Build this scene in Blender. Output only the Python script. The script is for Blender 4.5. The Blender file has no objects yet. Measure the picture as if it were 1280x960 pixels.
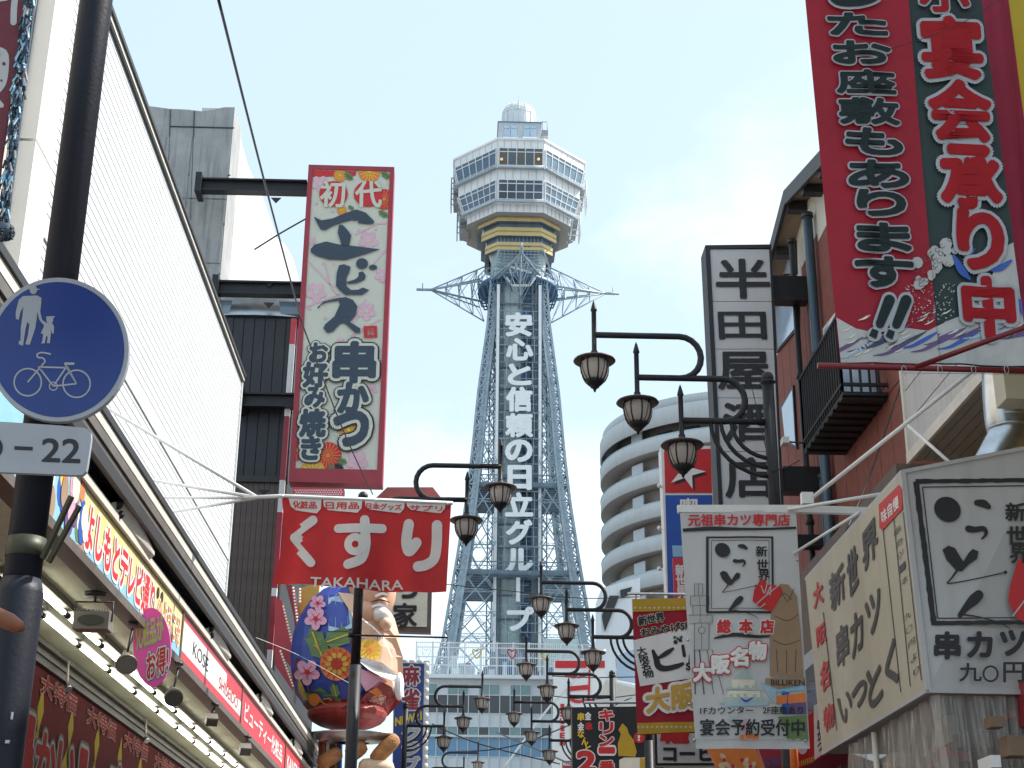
import bpy, bmesh, math, random
from math import sin, cos, pi, radians as R_
from mathutils import Vector, Matrix
from mathutils.geometry import tessellate_polygon
random.seed(7)
V = Vector
scn = bpy.context.scene
col = scn.collection
# ------------------------------------------------------------------ camera
YAW, PIT, ROLL, FPX = R_(-1.71), R_(21.2), R_(0.47), 1872.0
EYE = V((0, 0, 1.6))
fw = V((cos(PIT)*sin(-YAW), cos(PIT)*cos(YAW), sin(PIT)))
_r = V((cos(YAW), sin(YAW), 0)); _u = _r.cross(fw)
RT = _r*cos(ROLL) + _u*sin(ROLL); UP = _u*cos(ROLL) - _r*sin(ROLL)
cam = bpy.data.cameras.new('camera'); co = bpy.data.objects.new('camera', cam); col.objects.link(co)
cam.sensor_width = 36; cam.lens = FPX/1280*36; cam.clip_start = .05; cam.clip_end = 6000
co.matrix_world = Matrix((( RT.x, UP.x, -fw.x, EYE.x), (RT.y, UP.y, -fw.y, EYE.y), (RT.z, UP.z, -fw.z, EYE.z), (0, 0, 0, 1)))
scn.camera = co
scn.view_settings.view_transform = 'Standard'; scn.view_settings.look = 'None'
scn.view_settings.exposure = EXPOSURE = 0.72; scn.view_settings.gamma = 1
scn.view_settings.use_curve_mapping = False
scn.cycles.max_bounces = 8; scn.cycles.transparent_max_bounces = 16
# ------------------------------------------------------------------ sun and sky
SUN_EL, SUN_AZ = R_(50), R_(80)      # azimuth clockwise from +Y (down the street) towards +X
sd = V((cos(SUN_EL)*sin(SUN_AZ), cos(SUN_EL)*cos(SUN_AZ), sin(SUN_EL)))
sl = bpy.data.lights.new('sun', 'SUN'); sl.energy = 4.6; sl.angle = R_(.5); sl.color = (1, .95, .88)
so = bpy.data.objects.new('sun', sl); col.objects.link(so)
so.rotation_euler = (-sd).to_track_quat('-Z', 'Y').to_euler()

def ray(px, py):
    return (fw + RT*((px-640)/FPX) + UP*((480-py)/FPX))
def PY(px, py, Y): d = ray(px, py); return EYE + d*(Y/d.y)
def PX(px, py, X): d = ray(px, py); return EYE + d*(X/d.x)
def PZ(px, py, Z): d = ray(px, py); return EYE + d*((Z-1.6)/d.z)

w = bpy.data.worlds.new('World'); scn.world = w; w.use_nodes = True
nt = w.node_tree; N = nt.nodes; L = nt.links; N.clear()
def nd(t, **k):
    n = N.new(t)
    for a, b in k.items(): setattr(n, a, b)
    return n
sky = nd('ShaderNodeTexSky', sky_type='NISHITA', sun_disc=False, sun_elevation=SUN_EL, sun_rotation=SUN_AZ, air_density=1.0, dust_density=2.5, ozone_density=1.5)
tc = nd('ShaderNodeTexCoord')
mp = nd('ShaderNodeMapping'); mp.inputs['Scale'].default_value = (1, 1, 1.9); mp.inputs['Location'].default_value = (.35, .1, .2)
L.new(tc.outputs['Generated'], mp.inputs[0])
n1 = nd('ShaderNodeTexNoise'); n1.inputs['Scale'].default_value = 4.2; n1.inputs['Detail'].default_value = 9; n1.inputs['Roughness'].default_value = .6
L.new(mp.outputs[0], n1.inputs[0])
prev = n1.outputs[0]
# cloud banks where the photograph has them (directions), the noise breaks their edges and goes on around the sky
for (px, py, rad, amt) in ((960, 190, .10, .2), (860, 270, .09, .17), (780, 250, .05, .12), (545, 305, .06, .36), (350, 270, .05, .3), (560, 640, .16, .16), (760, 560, .16, .12),
                           (700, 0, .2, -.25), (250, 60, .25, -.3), (640, 480, .1, -.05), (450, 100, .2, -.2)):
    d = ray(px, py).normalized()
    vm = nd('ShaderNodeVectorMath', operation='DISTANCE'); L.new(tc.outputs['Generated'], vm.inputs[0]); vm.inputs[1].default_value = d
    mr = nd('ShaderNodeMapRange', interpolation_type='SMOOTHSTEP'); L.new(vm.outputs['Value'], mr.inputs['Value'])
    mr.inputs['From Min'].default_value = 0; mr.inputs['From Max'].default_value = rad*1.5; mr.inputs['To Min'].default_value = amt; mr.inputs['To Max'].default_value = 0
    ad = nd('ShaderNodeMath', operation='ADD'); L.new(prev, ad.inputs[0]); L.new(mr.outputs[0], ad.inputs[1]); prev = ad.outputs[0]
cm = nd('ShaderNodeMapRange', interpolation_type='SMOOTHSTEP'); L.new(prev, cm.inputs['Value'])
cm.inputs['From Min'].default_value = .52; cm.inputs['From Max'].default_value = .86; cm.inputs['To Max'].default_value = .9
mx = nd('ShaderNodeMix', data_type='RGBA'); L.new(cm.outputs[0], mx.inputs[0]); L.new(sky.outputs[0], mx.inputs[6]); mx.inputs[7].default_value = (8.0, 8.4, 8.9, 1)
# thin high veil: a pale milky layer over the blue
ve = nd('ShaderNodeMix', data_type='RGBA'); ve.inputs[0].default_value = .6; L.new(mx.outputs[2], ve.inputs[6]); ve.inputs[7].default_value = (6.4, 8.0, 8.9, 1)
bg = nd('ShaderNodeBackground'); bg.inputs[1].default_value = .1; L.new(ve.outputs[2], bg.inputs[0])
wo = nd('ShaderNodeOutputWorld'); L.new(bg.outputs[0], wo.inputs[0])

# ------------------------------------------------------------------ materials
MATS = {}
def mat(name, c, rough=.6, metal=0., var=.12, vs=3., bump=.0, bs=60., emit=0., streak=0., trans=0., dirt=(.55, .5, .42), spec=.5, thin=0.):
    if name in MATS: return MATS[name]
    m = bpy.data.materials.new(name); m.use_nodes = True; t = m.node_tree; ns = t.nodes; ln = t.links
    b = ns['Principled BSDF']; b.inputs['Roughness'].default_value = rough; b.inputs['Metallic'].default_value = metal
    b.inputs['Specular IOR Level'].default_value = spec
    tcn = ns.new('ShaderNodeTexCoord'); n = ns.new('ShaderNodeTexNoise'); n.inputs['Scale'].default_value = vs; n.inputs['Detail'].default_value = 6; n.inputs['Roughness'].default_value = .65
    ln.new(tcn.outputs['Object'], n.inputs[0])
    rp = ns.new('ShaderNodeMapRange'); ln.new(n.outputs[0], rp.inputs['Value'])
    rp.inputs['From Min'].default_value = .3; rp.inputs['From Max'].default_value = .7
    rp.inputs['To Min'].default_value = 1-var; rp.inputs['To Max'].default_value = 1+var*.6
    mu = ns.new('ShaderNodeVectorMath'); mu.operation = 'SCALE'; mu.inputs[0].default_value = c[:3]; ln.new(rp.outputs[0], mu.inputs['Scale'])
    out = mu.outputs[0]
    if streak > 0:   # rain streaks: noise stretched along z
        mp = ns.new('ShaderNodeMapping'); mp.inputs['Scale'].default_value = (5, 5, .35); ln.new(tcn.outputs['Object'], mp.inputs[0])
        n2 = ns.new('ShaderNodeTexNoise'); n2.inputs['Scale'].default_value = 1.6; n2.inputs['Detail'].default_value = 7; ln.new(mp.outputs[0], n2.inputs[0])
        r2 = ns.new('ShaderNodeMapRange'); ln.new(n2.outputs[0], r2.inputs['Value']); r2.inputs['From Min'].default_value = .5; r2.inputs['From Max'].default_value = .75; r2.inputs['To Max'].default_value = streak
        mi = ns.new('ShaderNodeMix'); mi.data_type = 'RGBA'; ln.new(r2.outputs[0], mi.inputs[0]); ln.new(out, mi.inputs[6])
        mi.inputs[7].default_value = (c[0]*dirt[0], c[1]*dirt[1], c[2]*dirt[2], 1); out = mi.outputs[2]
    ln.new(out, b.inputs['Base Color'])
    if bump > 0:
        nb = ns.new('ShaderNodeTexNoise'); nb.inputs['Scale'].default_value = bs; nb.inputs['Detail'].default_value = 4; ln.new(tcn.outputs['Object'], nb.inputs[0])
        bp = ns.new('ShaderNodeBump'); bp.inputs['Strength'].default_value = bump; bp.inputs['Distance'].default_value = .02; ln.new(nb.outputs[0], bp.inputs['Height']); ln.new(bp.outputs[0], b.inputs['Normal'])
    if emit > 0:
        b.inputs['Emission Color'].default_value = (*c[:3], 1); b.inputs['Emission Strength'].default_value = emit
    if trans > 0: b.inputs['Alpha'].default_value = 1-trans
    if thin > 0:    # cloth or thin acrylic that lets light through
        o = ns['Material Output']; tr = ns.new('ShaderNodeBsdfTranslucent'); ln.new(out, tr.inputs[0]); ms = ns.new('ShaderNodeMixShader'); ms.inputs[0].default_value = thin
        ln.new(b.outputs[0], ms.inputs[1]); ln.new(tr.outputs[0], ms.inputs[2]); ln.new(ms.outputs[0], o.inputs[0])
    MATS[name] = m; return m

M = mat
M('ink', (.018, .018, .022), .6, var=.2, vs=6); M('navy_ink', (.035, .055, .085), .6, var=.15)
M('grey_ink', (.07, .07, .07), .6); M('print_white', (.78, .78, .77), .6, var=.05); M('print_red', (.55, .02, .025), .55, var=.12)
M('print_yellow', (.78, .55, .05), .55); M('print_pink', (.72, .35, .47), .6); M('print_gold', (.62, .36, .06), .55)
M('print_orange', (.72, .2, .04), .55); M('print_green', (.12, .2, .07), .55); M('print_blue', (.02, .09, .42), .5); M('print_sky', (.25, .5, .68), .55)
M('print_cream', (.72, .68, .56), .6); M('print_tan', (.33, .22, .14), .7); M('print_grey', (.45, .45, .45), .6); M('print_purple', (.12, .07, .2), .6)
M('dark_iron', (.03, .03, .034), .45, metal=.3, var=.25, vs=8, bump=.15, bs=90)
M('black_metal', (.018, .019, .022), .5, metal=.2, var=.25, vs=5)
M('white_paint_metal', (.74, .74, .73), .45, var=.08, vs=5); M('steel', (.5, .52, .54), .32, metal=.9, var=.15, vs=6)
M('glass_dark', (.05, .08, .11), .06, var=.3, vs=.6, spec=.9); M('glass_sky', (.16, .25, .33), .08, var=.3, vs=.5, spec=.9)

# ------------------------------------------------------------------ mesh builder
def worg(o):
    p = V((0, 0, 0))
    while o: p += o.location; o = o.parent
    return p
def link(name, me, parent=None, loc=None):
    o = bpy.data.objects.new(name, me); col.objects.link(o)
    if parent: o.parent = parent
    if loc is not None: o.location = loc
    return o
class MB:
    def __init__(s, m=None): s.v = []; s.f = []; s.mi = []; s.ms = []; s.cur = 0; s.sm = []; s.smooth = False; m and s.m(m)
    def m(s, name):
        if name not in s.ms: s.ms.append(name)
        s.cur = s.ms.index(name); return s
    def add(s, vs, fs):
        b = len(s.v); s.v += [tuple(x) for x in vs]; s.f += [tuple(b+i for i in f) for f in fs]; s.mi += [s.cur]*len(fs); s.sm += [s.smooth]*len(fs); return s
    def box(s, a, b):
        x0, x1 = sorted((a[0], b[0])); y0, y1 = sorted((a[1], b[1])); z0, z1 = sorted((a[2], b[2]))
        return s.add([(x0,y0,z0),(x1,y0,z0),(x1,y1,z0),(x0,y1,z0),(x0,y0,z1),(x1,y0,z1),(x1,y1,z1),(x0,y1,z1)], [(3,2,1,0),(4,5,6,7),(0,1,5,4),(1,2,6,5),(2,3,7,6),(3,0,4,7)])
    def beam(s, a, b, w, h=None, up=(0, 0, 1)):
        a = V(a); b = V(b); d = (b-a).normalized(); h = h or w; up = V(up)
        if abs(d.dot(up)) > .97: up = V((0, 1, 0))
        x = d.cross(up).normalized()*w/2; y = x.cross(d).normalized()*h/2
        return s.add([a-x-y, a+x-y, a+x+y, a-x+y, b-x-y, b+x-y, b+x+y, b-x+y], [(0,1,2,3),(7,6,5,4),(1,0,4,5),(2,1,5,6),(3,2,6,7),(0,3,7,4)])
    def tube(s, pts, r, n=8, caps=True, r1=None):
        pts = [V(p) for p in pts]; k = len(pts); vs = []; fs = []; old = s.smooth; s.smooth = True
        d = (pts[1]-pts[0]).normalized(); ref = V((0, 0, 1)) if abs(d.z) < .9 else V((1, 0, 0)); x = d.cross(ref).normalized()
        for i, p in enumerate(pts):
            dd = (pts[min(i+1, k-1)]-pts[max(i-1, 0)]).normalized(); x = (x-dd*x.dot(dd)).normalized(); y = dd.cross(x)
            rr = r if r1 is None else r+(r1-r)*i/(k-1)
            if isinstance(r, (list, tuple)): rr = r[i]
            vs += [p+(x*cos(2*pi*j/n)+y*sin(2*pi*j/n))*rr for j in range(n)]
        for i in range(k-1): fs += [(i*n+j, i*n+(j+1) % n, (i+1)*n+(j+1) % n, (i+1)*n+j) for j in range(n)]
        s.add(vs, fs); s.smooth = False
        if caps: b = len(s.v)-len(vs); s.f += [tuple(b+j for j in range(n))[::-1], tuple(b+(k-1)*n+j for j in range(n))]; s.mi += [s.cur]*2; s.sm += [False]*2
        s.smooth = old; return s
    def lathe(s, c, prof, n=16, a0=0, a1=2*pi, sx=1, sy=1, smooth=True):
        c = V(c); old = s.smooth; s.smooth = smooth; full = abs(a1-a0-2*pi) < 1e-6; m_ = n if full else n+1; vs = []
        for r, z in prof: vs += [c+V((cos(a0+(a1-a0)*j/n)*r*sx, sin(a0+(a1-a0)*j/n)*r*sy, z)) for j in range(m_)]
        fs = []
        for i in range(len(prof)-1): fs += [(i*m_+j, i*m_+(j+1) % m_, (i+1)*m_+(j+1) % m_, (i+1)*m_+j) for j in range(n)]
        s.add(vs, fs); s.smooth = old; return s
    def slab(s, poly, d):      # polygon of 3D points extruded by vector d
        poly = [V(p) for p in poly]; d = V(d); n = len(poly); tr = tessellate_polygon([poly])
        return s.add(poly+[p+d for p in poly], [t for t in tr]+[tuple(n+i for i in t[::-1]) for t in tr]+[(i, (i+1) % n, n+(i+1) % n, n+i) for i in range(n)])
    def poly(s, pts): pts = [V(p) for p in pts]; return s.add(pts, [tuple(t) for t in tessellate_polygon([pts])])
    def sphere(s, c, r, n=12, m_=8, sc=(1, 1, 1)):
        return s.lathe(c, [(r*sin(pi*i/m_)*1.0, -r*cos(pi*i/m_)*sc[2]) for i in range(m_+1)], n, sx=sc[0], sy=sc[1])
    def mesh(s, name, org=V((0, 0, 0)), bevel=0):
        me = bpy.data.meshes.new(name); me.from_pydata([(x[0]-org.x, x[1]-org.y, x[2]-org.z) for x in s.v], [], s.f)
        for k in s.ms: me.materials.append(MATS[k])
        me.polygons.foreach_set('material_index', s.mi); me.polygons.foreach_set('use_smooth', s.sm); me.update(); return me
    def build(s, name, parent=None, kind=None, label=None):
        o = link(name, s.mesh(name, worg(parent) if parent else V((0, 0, 0))), parent)
        if kind: o['kind'] = kind
        if label: o['label'] = label
        return o
    def top(s, name, label, cat, loc=None, group=None):
        loc = V(loc) if loc is not None else V(s.v[0]); o = link(name, s.mesh(name, loc), None, loc); o['label'] = label; o['category'] = cat
        if group: o['group'] = group
        return o
def thing(name, label, cat, loc, group=None):
    o = bpy.data.objects.new(name, None); col.objects.link(o); o.location = V(loc); o.empty_display_size = .1; o['label'] = label; o['category'] = cat
    if group: o['group'] = group
    return o
def structure(name, mb): return mb.build(name, None, kind='structure')
def bx(a, b, m): return MB(m).box(a, b)
def pieces(name, parent, mname, boxes):      # alike pieces: data shared by size
    cache = {}; og = worg(parent); out = []
    for a, b in boxes:
        a = V((min(a[0], b[0]), min(a[1], b[1]), min(a[2], b[2]))), V((max(a[0], b[0]), max(a[1], b[1]), max(a[2], b[2])))
        sz = a[1]-a[0]; k = (round(sz.x, 3), round(sz.y, 3), round(sz.z, 3), mname)
        if k not in cache: cache[k] = MB(mname).box((0, 0, 0), sz).mesh(name)
        out.append(link(name, cache[k], parent, a[0]-og))
    return out

# ------------------------------------------------------------------ flat print: strokes, shapes and lettering laid on a surface
class Face:                       # a plane (point, normal) or an ellipsoid; maps photograph sightlines to points of that surface
    def __init__(s, p, n): s.p = V(p); s.n = V(n).normalized(); s.n = s.n if s.n.dot(EYE-s.p) > 0 else -s.n; s.dist = (s.p-EYE).length; s.e = max(.0012, s.dist*2.2e-4)
    def at(s, px, py, lay=0): d = ray(px, py); q = EYE + d*((s.p-EYE).dot(s.n)/d.dot(s.n)); return q + s.n*s.e*lay
def YF(Y): return Face((0, Y, 3), (0, -1, 0))
def XF(X): return Face((X, 10, 3), (-1 if X > 0 else 1, 0, 0))
class Ell:
    def __init__(s, c, r, rot=None): s.rot = rot or Matrix.Identity(3); s.c = V(c); s.r = V(r); s.n = (EYE-s.c).normalized(); s.dist = (s.c-EYE).length; s.e = max(.0012, s.dist*3e-4)
    def at(s, px, py, lay=0):
        d = ray(px, py); ri = s.rot.transposed(); k = s.r + V((1, 1, 1))*s.e*lay*2
        e_ = ri @ (EYE-s.c); d_ = ri @ d; o = V((e_[i]/k[i] for i in range(3))); dd = V((d_[i]/k[i] for i in range(3)))
        a = dd.dot(dd); b = 2*o.dot(dd); c_ = o.dot(o)-1; D = max(b*b-4*a*c_, 0); return EYE + d*((-b-math.sqrt(D))/(2*a))
CLIP = [None]
def clip(pts):   #      # keep a print inside its panel (convex outline in photograph pixels)
    c = CLIP[0]
    if not c: return pts
    n = len(c)
    for i in range(n):
        (ax, ay), (bx_, by) = c[i], c[(i+1) % n]; out = []
        sd_ = lambda p: (bx_-ax)*(p[1]-ay)-(by-ay)*(p[0]-ax)
        for j in range(len(pts)):
            p, q = pts[j], pts[(j+1) % len(pts)]; dp, dq = sd_(p), sd_(q)
            if dp >= 0: out.append(p)
            if (dp >= 0) != (dq >= 0): t = dp/(dp-dq); out.append((p[0]+(q[0]-p[0])*t, p[1]+(q[1]-p[1])*t))
        pts = out
        if len(pts) < 3: return []
    return pts
def shape(mb, F, pts, lay=1):
    pts = clip([(p[0], p[1]) for p in pts])
    if len(pts) > 2 and hasattr(F, 'S'):     # cloth: cut the print into small cells so that it follows the folds
        x0, x1, y0, y1 = min(p[0] for p in pts), max(p[0] for p in pts), min(p[1] for p in pts), max(p[1] for p in pts); G = 9.0
        if x1-x0 > G or y1-y0 > G*2:
            old = CLIP[0]; nx, ny = int((x1-x0)/G)+1, int((y1-y0)/(G*2))+1
            for i in range(nx):
                for j in range(ny):
                    a, b, c, d = x0+(x1-x0)*i/nx, x0+(x1-x0)*(i+1)/nx, y0+(y1-y0)*j/ny, y0+(y1-y0)*(j+1)/ny
                    CLIP[0] = [(a, c), (b, c), (b, d), (a, d)]; q = clip(pts); CLIP[0] = None
                    if len(q) > 2: mb.poly([F.at(x, y, lay) for x, y in q])
            CLIP[0] = old; return mb
    return mb.poly([F.at(x, y, lay) for x, y in pts]) if len(pts) > 2 else mb
def ell_pts(cx, cy, rx, ry, n=24, rot=0): return [(cx+rx*cos(t)*cos(rot)-ry*sin(t)*sin(rot), cy+rx*cos(t)*sin(rot)+ry*sin(t)*cos(rot)) for t in [2*pi*i/n for i in range(n)]]
def disc(mb, F, cx, cy, rx, ry=None, lay=1, rot=0, n=20): return shape(mb, F, ell_pts(cx, cy, rx, ry or rx, n, rot), lay)
def smooth(pts, k=5, closed=False):
    out = []; n = len(pts)
    if n < 3: return pts
    for i in range(n-1):
        p0, p1, p2, p3 = pts[max(i-1, 0)], pts[i], pts[i+1], pts[min(i+2, n-1)]
        for j in range(k):
            t = j/k; out.append(tuple(.5*((2*p1[q])+(-p0[q]+p2[q])*t+(2*p0[q]-5*p1[q]+4*p2[q]-p3[q])*t*t+(-p0[q]+3*p1[q]-3*p2[q]+p3[q])*t**3) for q in range(len(p1))))
    return out+[pts[-1]]
def stroke(mb, F, pts, wd=None, lay=1, k=5, rnd=True):
    """brush stroke: pts (x, y) with one width, or (x, y, width) each"""
    pts = [p if len(p) == 3 else (*p, wd) for p in pts]
    if len(pts) == 2 and hasattr(F, 'S'): pts = [tuple(pts[0][q]+(pts[1][q]-pts[0][q])*i/8 for q in range(3)) for i in range(9)]
    pts = smooth(pts, k); vs = []; fs = []
    for i, (x, y, w_) in enumerate(pts):
        a = pts[max(i-1, 0)]; b = pts[min(i+1, len(pts)-1)]; dx, dy = b[0]-a[0], b[1]-a[1]; l = math.hypot(dx, dy) or 1; nx, ny = -dy/l*w_/2, dx/l*w_/2
        vs += [(x+nx, y+ny), (x-nx, y-ny)]
    if CLIP[0]:
        for i in range(len(pts)-1): shape(mb, F, [vs[2*i], vs[2*i+1], vs[2*i+3], vs[2*i+2]], lay)
    else: vs = [F.at(x, y, lay) for x, y in vs]; mb.add(vs, [(2*i, 2*i+1, 2*i+3, 2*i+2) for i in range(len(pts)-1)])
    if rnd:
        for q in (pts[0], pts[-1]): disc(mb, F, q[0], q[1], q[2]/2, lay=lay+.15, n=12)
    return mb
def frame(mb, F, quad, w_, lay=1):
    q = [F.at(x, y, lay) for x, y in quad]; c = sum(q, V((0, 0, 0)))/4; inn = [p+(c-p).normalized()*w_*1.4 for p in q]
    return mb.add(q+inn, [(i, (i+1) % 4, 4+(i+1) % 4, 4+i) for i in range(4)])
def ZT(ox, oy, s): return lambda pts: [(ox+p[0]/s, oy+p[1]/s, *( [p[2]/s] if len(p) > 2 else [])) for p in pts]
GC = {}
def glyph(body):
    if body not in GC:
        c = bpy.data.curves.new('g', 'FONT'); c.body = body; c.size = 1; c.resolution_u = 4; o = bpy.data.objects.new('g', c); me = o.to_mesh()
        GC[body] = ([(v.co.x, v.co.y) for v in me.vertices], [tuple(p.vertices) for p in me.polygons]); o.to_mesh_clear(); bpy.data.objects.remove(o); bpy.data.curves.remove(c)
    return GC[body]
def ring_(n, r, ph=0): return [(cos(2*pi*i/n+ph)*r, sin(2*pi*i/n+ph)*r) for i in range(n)]
def text(mb, F, s, quad, lay=1, bold=.03, halo=None, vert=False, world=False, ink=None, halo2=None, fit=True, sx=1., rows=None, gap=0.):
    """quad TL,TR,BR,BL in photograph pixels laid on F (or world points). halo=(material, radius in em)"""
    q = [V(p) for p in quad] if world else [F.at(x, y, 0) for x, y in quad]
    cells = []; cloth = hasattr(F, 'S')
    if cloth: q = [V((x, -y, 0)) for x, y in quad]
    if vert:
        n = len(s)
        for i, ch in enumerate(s):
            t0, t1 = i/n, (i+1)/n
            if ch == ' ': continue
            cells.append((ch, q[0].lerp(q[3], t0), q[1].lerp(q[2], t0), q[1].lerp(q[2], t1), q[0].lerp(q[3], t1)))
    else: cells.append((s, *q))
    for ch, tl, tr, br, bl in cells:
        rot = vert and ch == 'ー'
        if ch == '｜': rot = False
        vs, fs = glyph('|' if ch == '｜' else ch)
        if not vs: continue
        xs = [v[0] for v in vs]; ys = [v[1] for v in vs]; b = (min(xs), max(xs), min(ys), max(ys))
        if vert and ch not in '0123456789,' : x0, x1, y0, y1 = (0, 1, -.12, .88)
        else: x0, x1, y0, y1 = b
        if vert: x0 += .04; x1 -= .04; y0 += .04; y1 -= .04
        else: x0 -= bold*.5; x1 += bold*.5; y0 -= bold*.5; y1 += bold*.5
        H = max((tl-bl).length, 1e-6); em = H/(y1-y0)
        Wd = max((tr-tl).length, 1e-6)
        def put(mname, rad, n, layer):
            if mname: mb.m(mname)
            offs = [(0, 0)]+(ring_(n, rad) if rad else [])
            if rad > .07: offs += ring_(max(5, n//2), rad*.55, .3)
            for k, (ox, oy) in enumerate(offs):
                out = []
                for x, y in vs:
                    if rot: x, y = .5+(y-.38), .38-(x-.5)
                    u = (x-x0)/(x1-x0) + ox*min(em/Wd, 1.35/(x1-x0)); v = (y+oy-y0)/(y1-y0)
                    p = bl.lerp(br, u).lerp(tl.lerp(tr, u), v); p = F.at(p.x, -p.y, layer+.02*k) if cloth else p + F.n*F.e*(layer+.045*k); out.append(p)
                mb.add(out, fs)
        l = lay
        if halo2: put(halo2[0], halo2[1], 16, l); l += 1
        if halo: put(halo[0], halo[1], 16, l); l += 1
        l += .8 if cloth else 0; put(ink, bold, (10 if bold > .045 else 6) if bold else 0, l)
    return mb
def quadrect(F, x0, y0, x1, y1): return [(x0, y0), (x1, y0), (x1, y1), (x0, y1)]
def flower(mb, F, x, y, r, m1='print_pink', m2='print_red', n=5, lay=1, pet=.5, cen=.22):
    mb.m(m1)
    for i in range(n):
        a = 2*pi*i/n+.3; disc(mb, F, x+cos(a)*r*.55, y+sin(a)*r*.55, r*pet, r*pet*.8, lay+i*.1, rot=a, n=10)
    mb.m(m2); disc(mb, F, x, y, r*cen, lay=lay+1, n=10)
    for i in range(n):
        a = 2*pi*i/n+.3; stroke(mb, F, [(x, y), (x+cos(a)*r*.6, y+sin(a)*r*.6)], r*.06, lay+1.2, rnd=False)
def mum(mb, F, x, y, r, m1='print_orange', m2='print_yellow', lay=1, n=16):     # chrysanthemum
    mb.m(m1); disc(mb, F, x, y, r, lay=lay, n=24); mb.m(m2)
    for i in range(n):
        a = 2*pi*i/n; stroke(mb, F, [(x+cos(a)*r*.25, y+sin(a)*r*.25), (x+cos(a)*r*.96, y+sin(a)*r*.96)], r*.07, lay+1, rnd=False)
    disc(mb, F, x, y, r*.2, lay=lay+1.4, n=10)
def leaf(mb, F, x, y, r, rot, lay=1, m='print_green', vein='print_yellow'):
    mb.m(m); pts = []
    for i in range(18):
        t = 2*pi*i/18; k = 1+.16*cos(6*t); pts.append((x+(cos(t)*r*k)*cos(rot)-(sin(t)*r*.6*k)*sin(rot), y+(cos(t)*r*k)*sin(rot)+(sin(t)*r*.6*k)*cos(rot)))
    shape(mb, F, pts, lay); mb.m(vein); stroke(mb, F, [(x-cos(rot)*r*.8, y-sin(rot)*r*.8), (x+cos(rot)*r*.8, y+sin(rot)*r*.8)], r*.07, lay+1, rnd=False)
def panel(F, quad, depth, m):     # a slab whose front face is the traced quad on F
    return MB(m).slab([F.at(x, y, 0) for x, y in quad], -F.n*depth)
# ================================================================== ground and street
M('asphalt', (.055, .054, .053), .9, var=.25, vs=2, bump=.5, bs=120); M('paving', (.22, .2, .18), .85, var=.2, vs=2, bump=.3)
M('concrete', (.36, .37, .37), .85, var=.2, vs=1.2, bump=.35, bs=40, streak=.75, dirt=(.35, .36, .36))
M('city_ground', (.2, .19, .18), .9, var=.3, vs=.05, bump=.4)
structure('ground', bx((-1500, -1500, -.3), (1500, 1500, -.024), 'city_ground'))
structure('road', bx((-1.1, -12, -.02), (2.75, 143, 0), 'asphalt'))
for x0, x1 in ((-4.5, -1.25), (2.9, 4.5)):
    structure('pavement', bx((x0, -12, -.02), (x1, 143, .11), 'paving'))
structure('kerb', bx((-1.25, -12, -.02), (-1.1, 143, .12), 'concrete')); structure('kerb', bx((2.75, -12, -.02), (2.9, 143, .12), 'concrete'))

# ================================================================== the tower
M('tower_steel', (.33, .41, .47), .55, metal=.2, var=.25, vs=1.5); M('tower_dark', (.15, .21, .27), .6, metal=.2, var=.3, vs=1)  # tower steel, dark and panel tones are lightened to stand in for haze
M('tower_white', (.8, .82, .83), .5, var=.1, vs=.6, streak=.25); M('tower_panel', (.47, .57, .58), .6, var=.15, vs=.5, streak=.3)
M('tower_gold', (.62, .49, .22), .4, var=.12, vs=1); M('tower_blue', (.06, .14, .25), .5, var=.25, vs=.8); M('tube_white', (.86, .88, .9), .35, var=.05)
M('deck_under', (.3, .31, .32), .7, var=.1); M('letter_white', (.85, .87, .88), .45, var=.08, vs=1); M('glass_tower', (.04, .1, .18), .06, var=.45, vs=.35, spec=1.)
M('glass_warm', (.06, .06, .05), .08, var=.6, vs=.4, spec=.9); M('dome_skin', (.7, .74, .77), .25, metal=.2, var=.15, vs=.8); M('window_sky_tint', (.4, .52, .66), .1, var=.15, vs=.8, spec=1); M('lamp_glow', (.9, .5, .2), emit=.45)  # window panes: reflected sky is put into their pale blue colour
TC = V((5.38, 160, 0))
tower = thing('observation_tower', 'tall steel lattice observation tower with octagonal deck and vertical white lettering', 'tower', (TC.x, TC.y, 0))
def ring8(a, f, z): return [TC+V((x, y, z)) for x, y in ((-f, -a), (f, -a), (a, -f), (a, f), (f, a), (-f, a), (-a, f), (-a, -f))]
def zf(py, Y=152.5): return PY(651, py, Y).z
def shell8(mb, lv):     # lv: list of (a, f, z)
    rs = [ring8(*l) for l in lv]
    for r0, r1 in zip(rs, rs[1:]):
        for i in range(8): mb.add([r0[i], r0[(i+1) % 8], r1[(i+1) % 8], r1[i]], [(0, 1, 2, 3)])
    return mb
F8 = 2.7
zt = zf(176); zw0, zw1 = zf(187), zf(207); zl0, zl1 = zf(223.5), zf(244.5); zb = zf(258)
wall = MB('tower_white'); shell8(wall, [(7.75, F8, zt), (7.75, F8, zw0), (7.3, F8, zw1), (7.25, F8, zf(211)), (7.2, F8, zl0), (6.5, F8, zl1), (6.2, F8, zf(247)), (6.1, F8, zb)])
wall.add(ring8(7.75, F8, zt), [tuple(range(8))]); wall.build('deck_wall', tower)
un = MB('deck_under'); shell8(un, [(6.1, F8, zb), (4.2, F8-.4, zb+.15)]); un.add(ring8(4.2, F8-.4, zb+.15), [tuple(range(8))]); un.build('deck_underside', tower)
co_ = MB('tower_white'); shell8(co_, [(7.95, F8+.03, zt+.12), (7.95, F8+.03, zt-.12), (7.6, F8, zt-.13)]); co_.add(ring8(7.95, F8+.03, zt+.12), [tuple(range(8))]); co_.build('roof_edge', tower)
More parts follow.
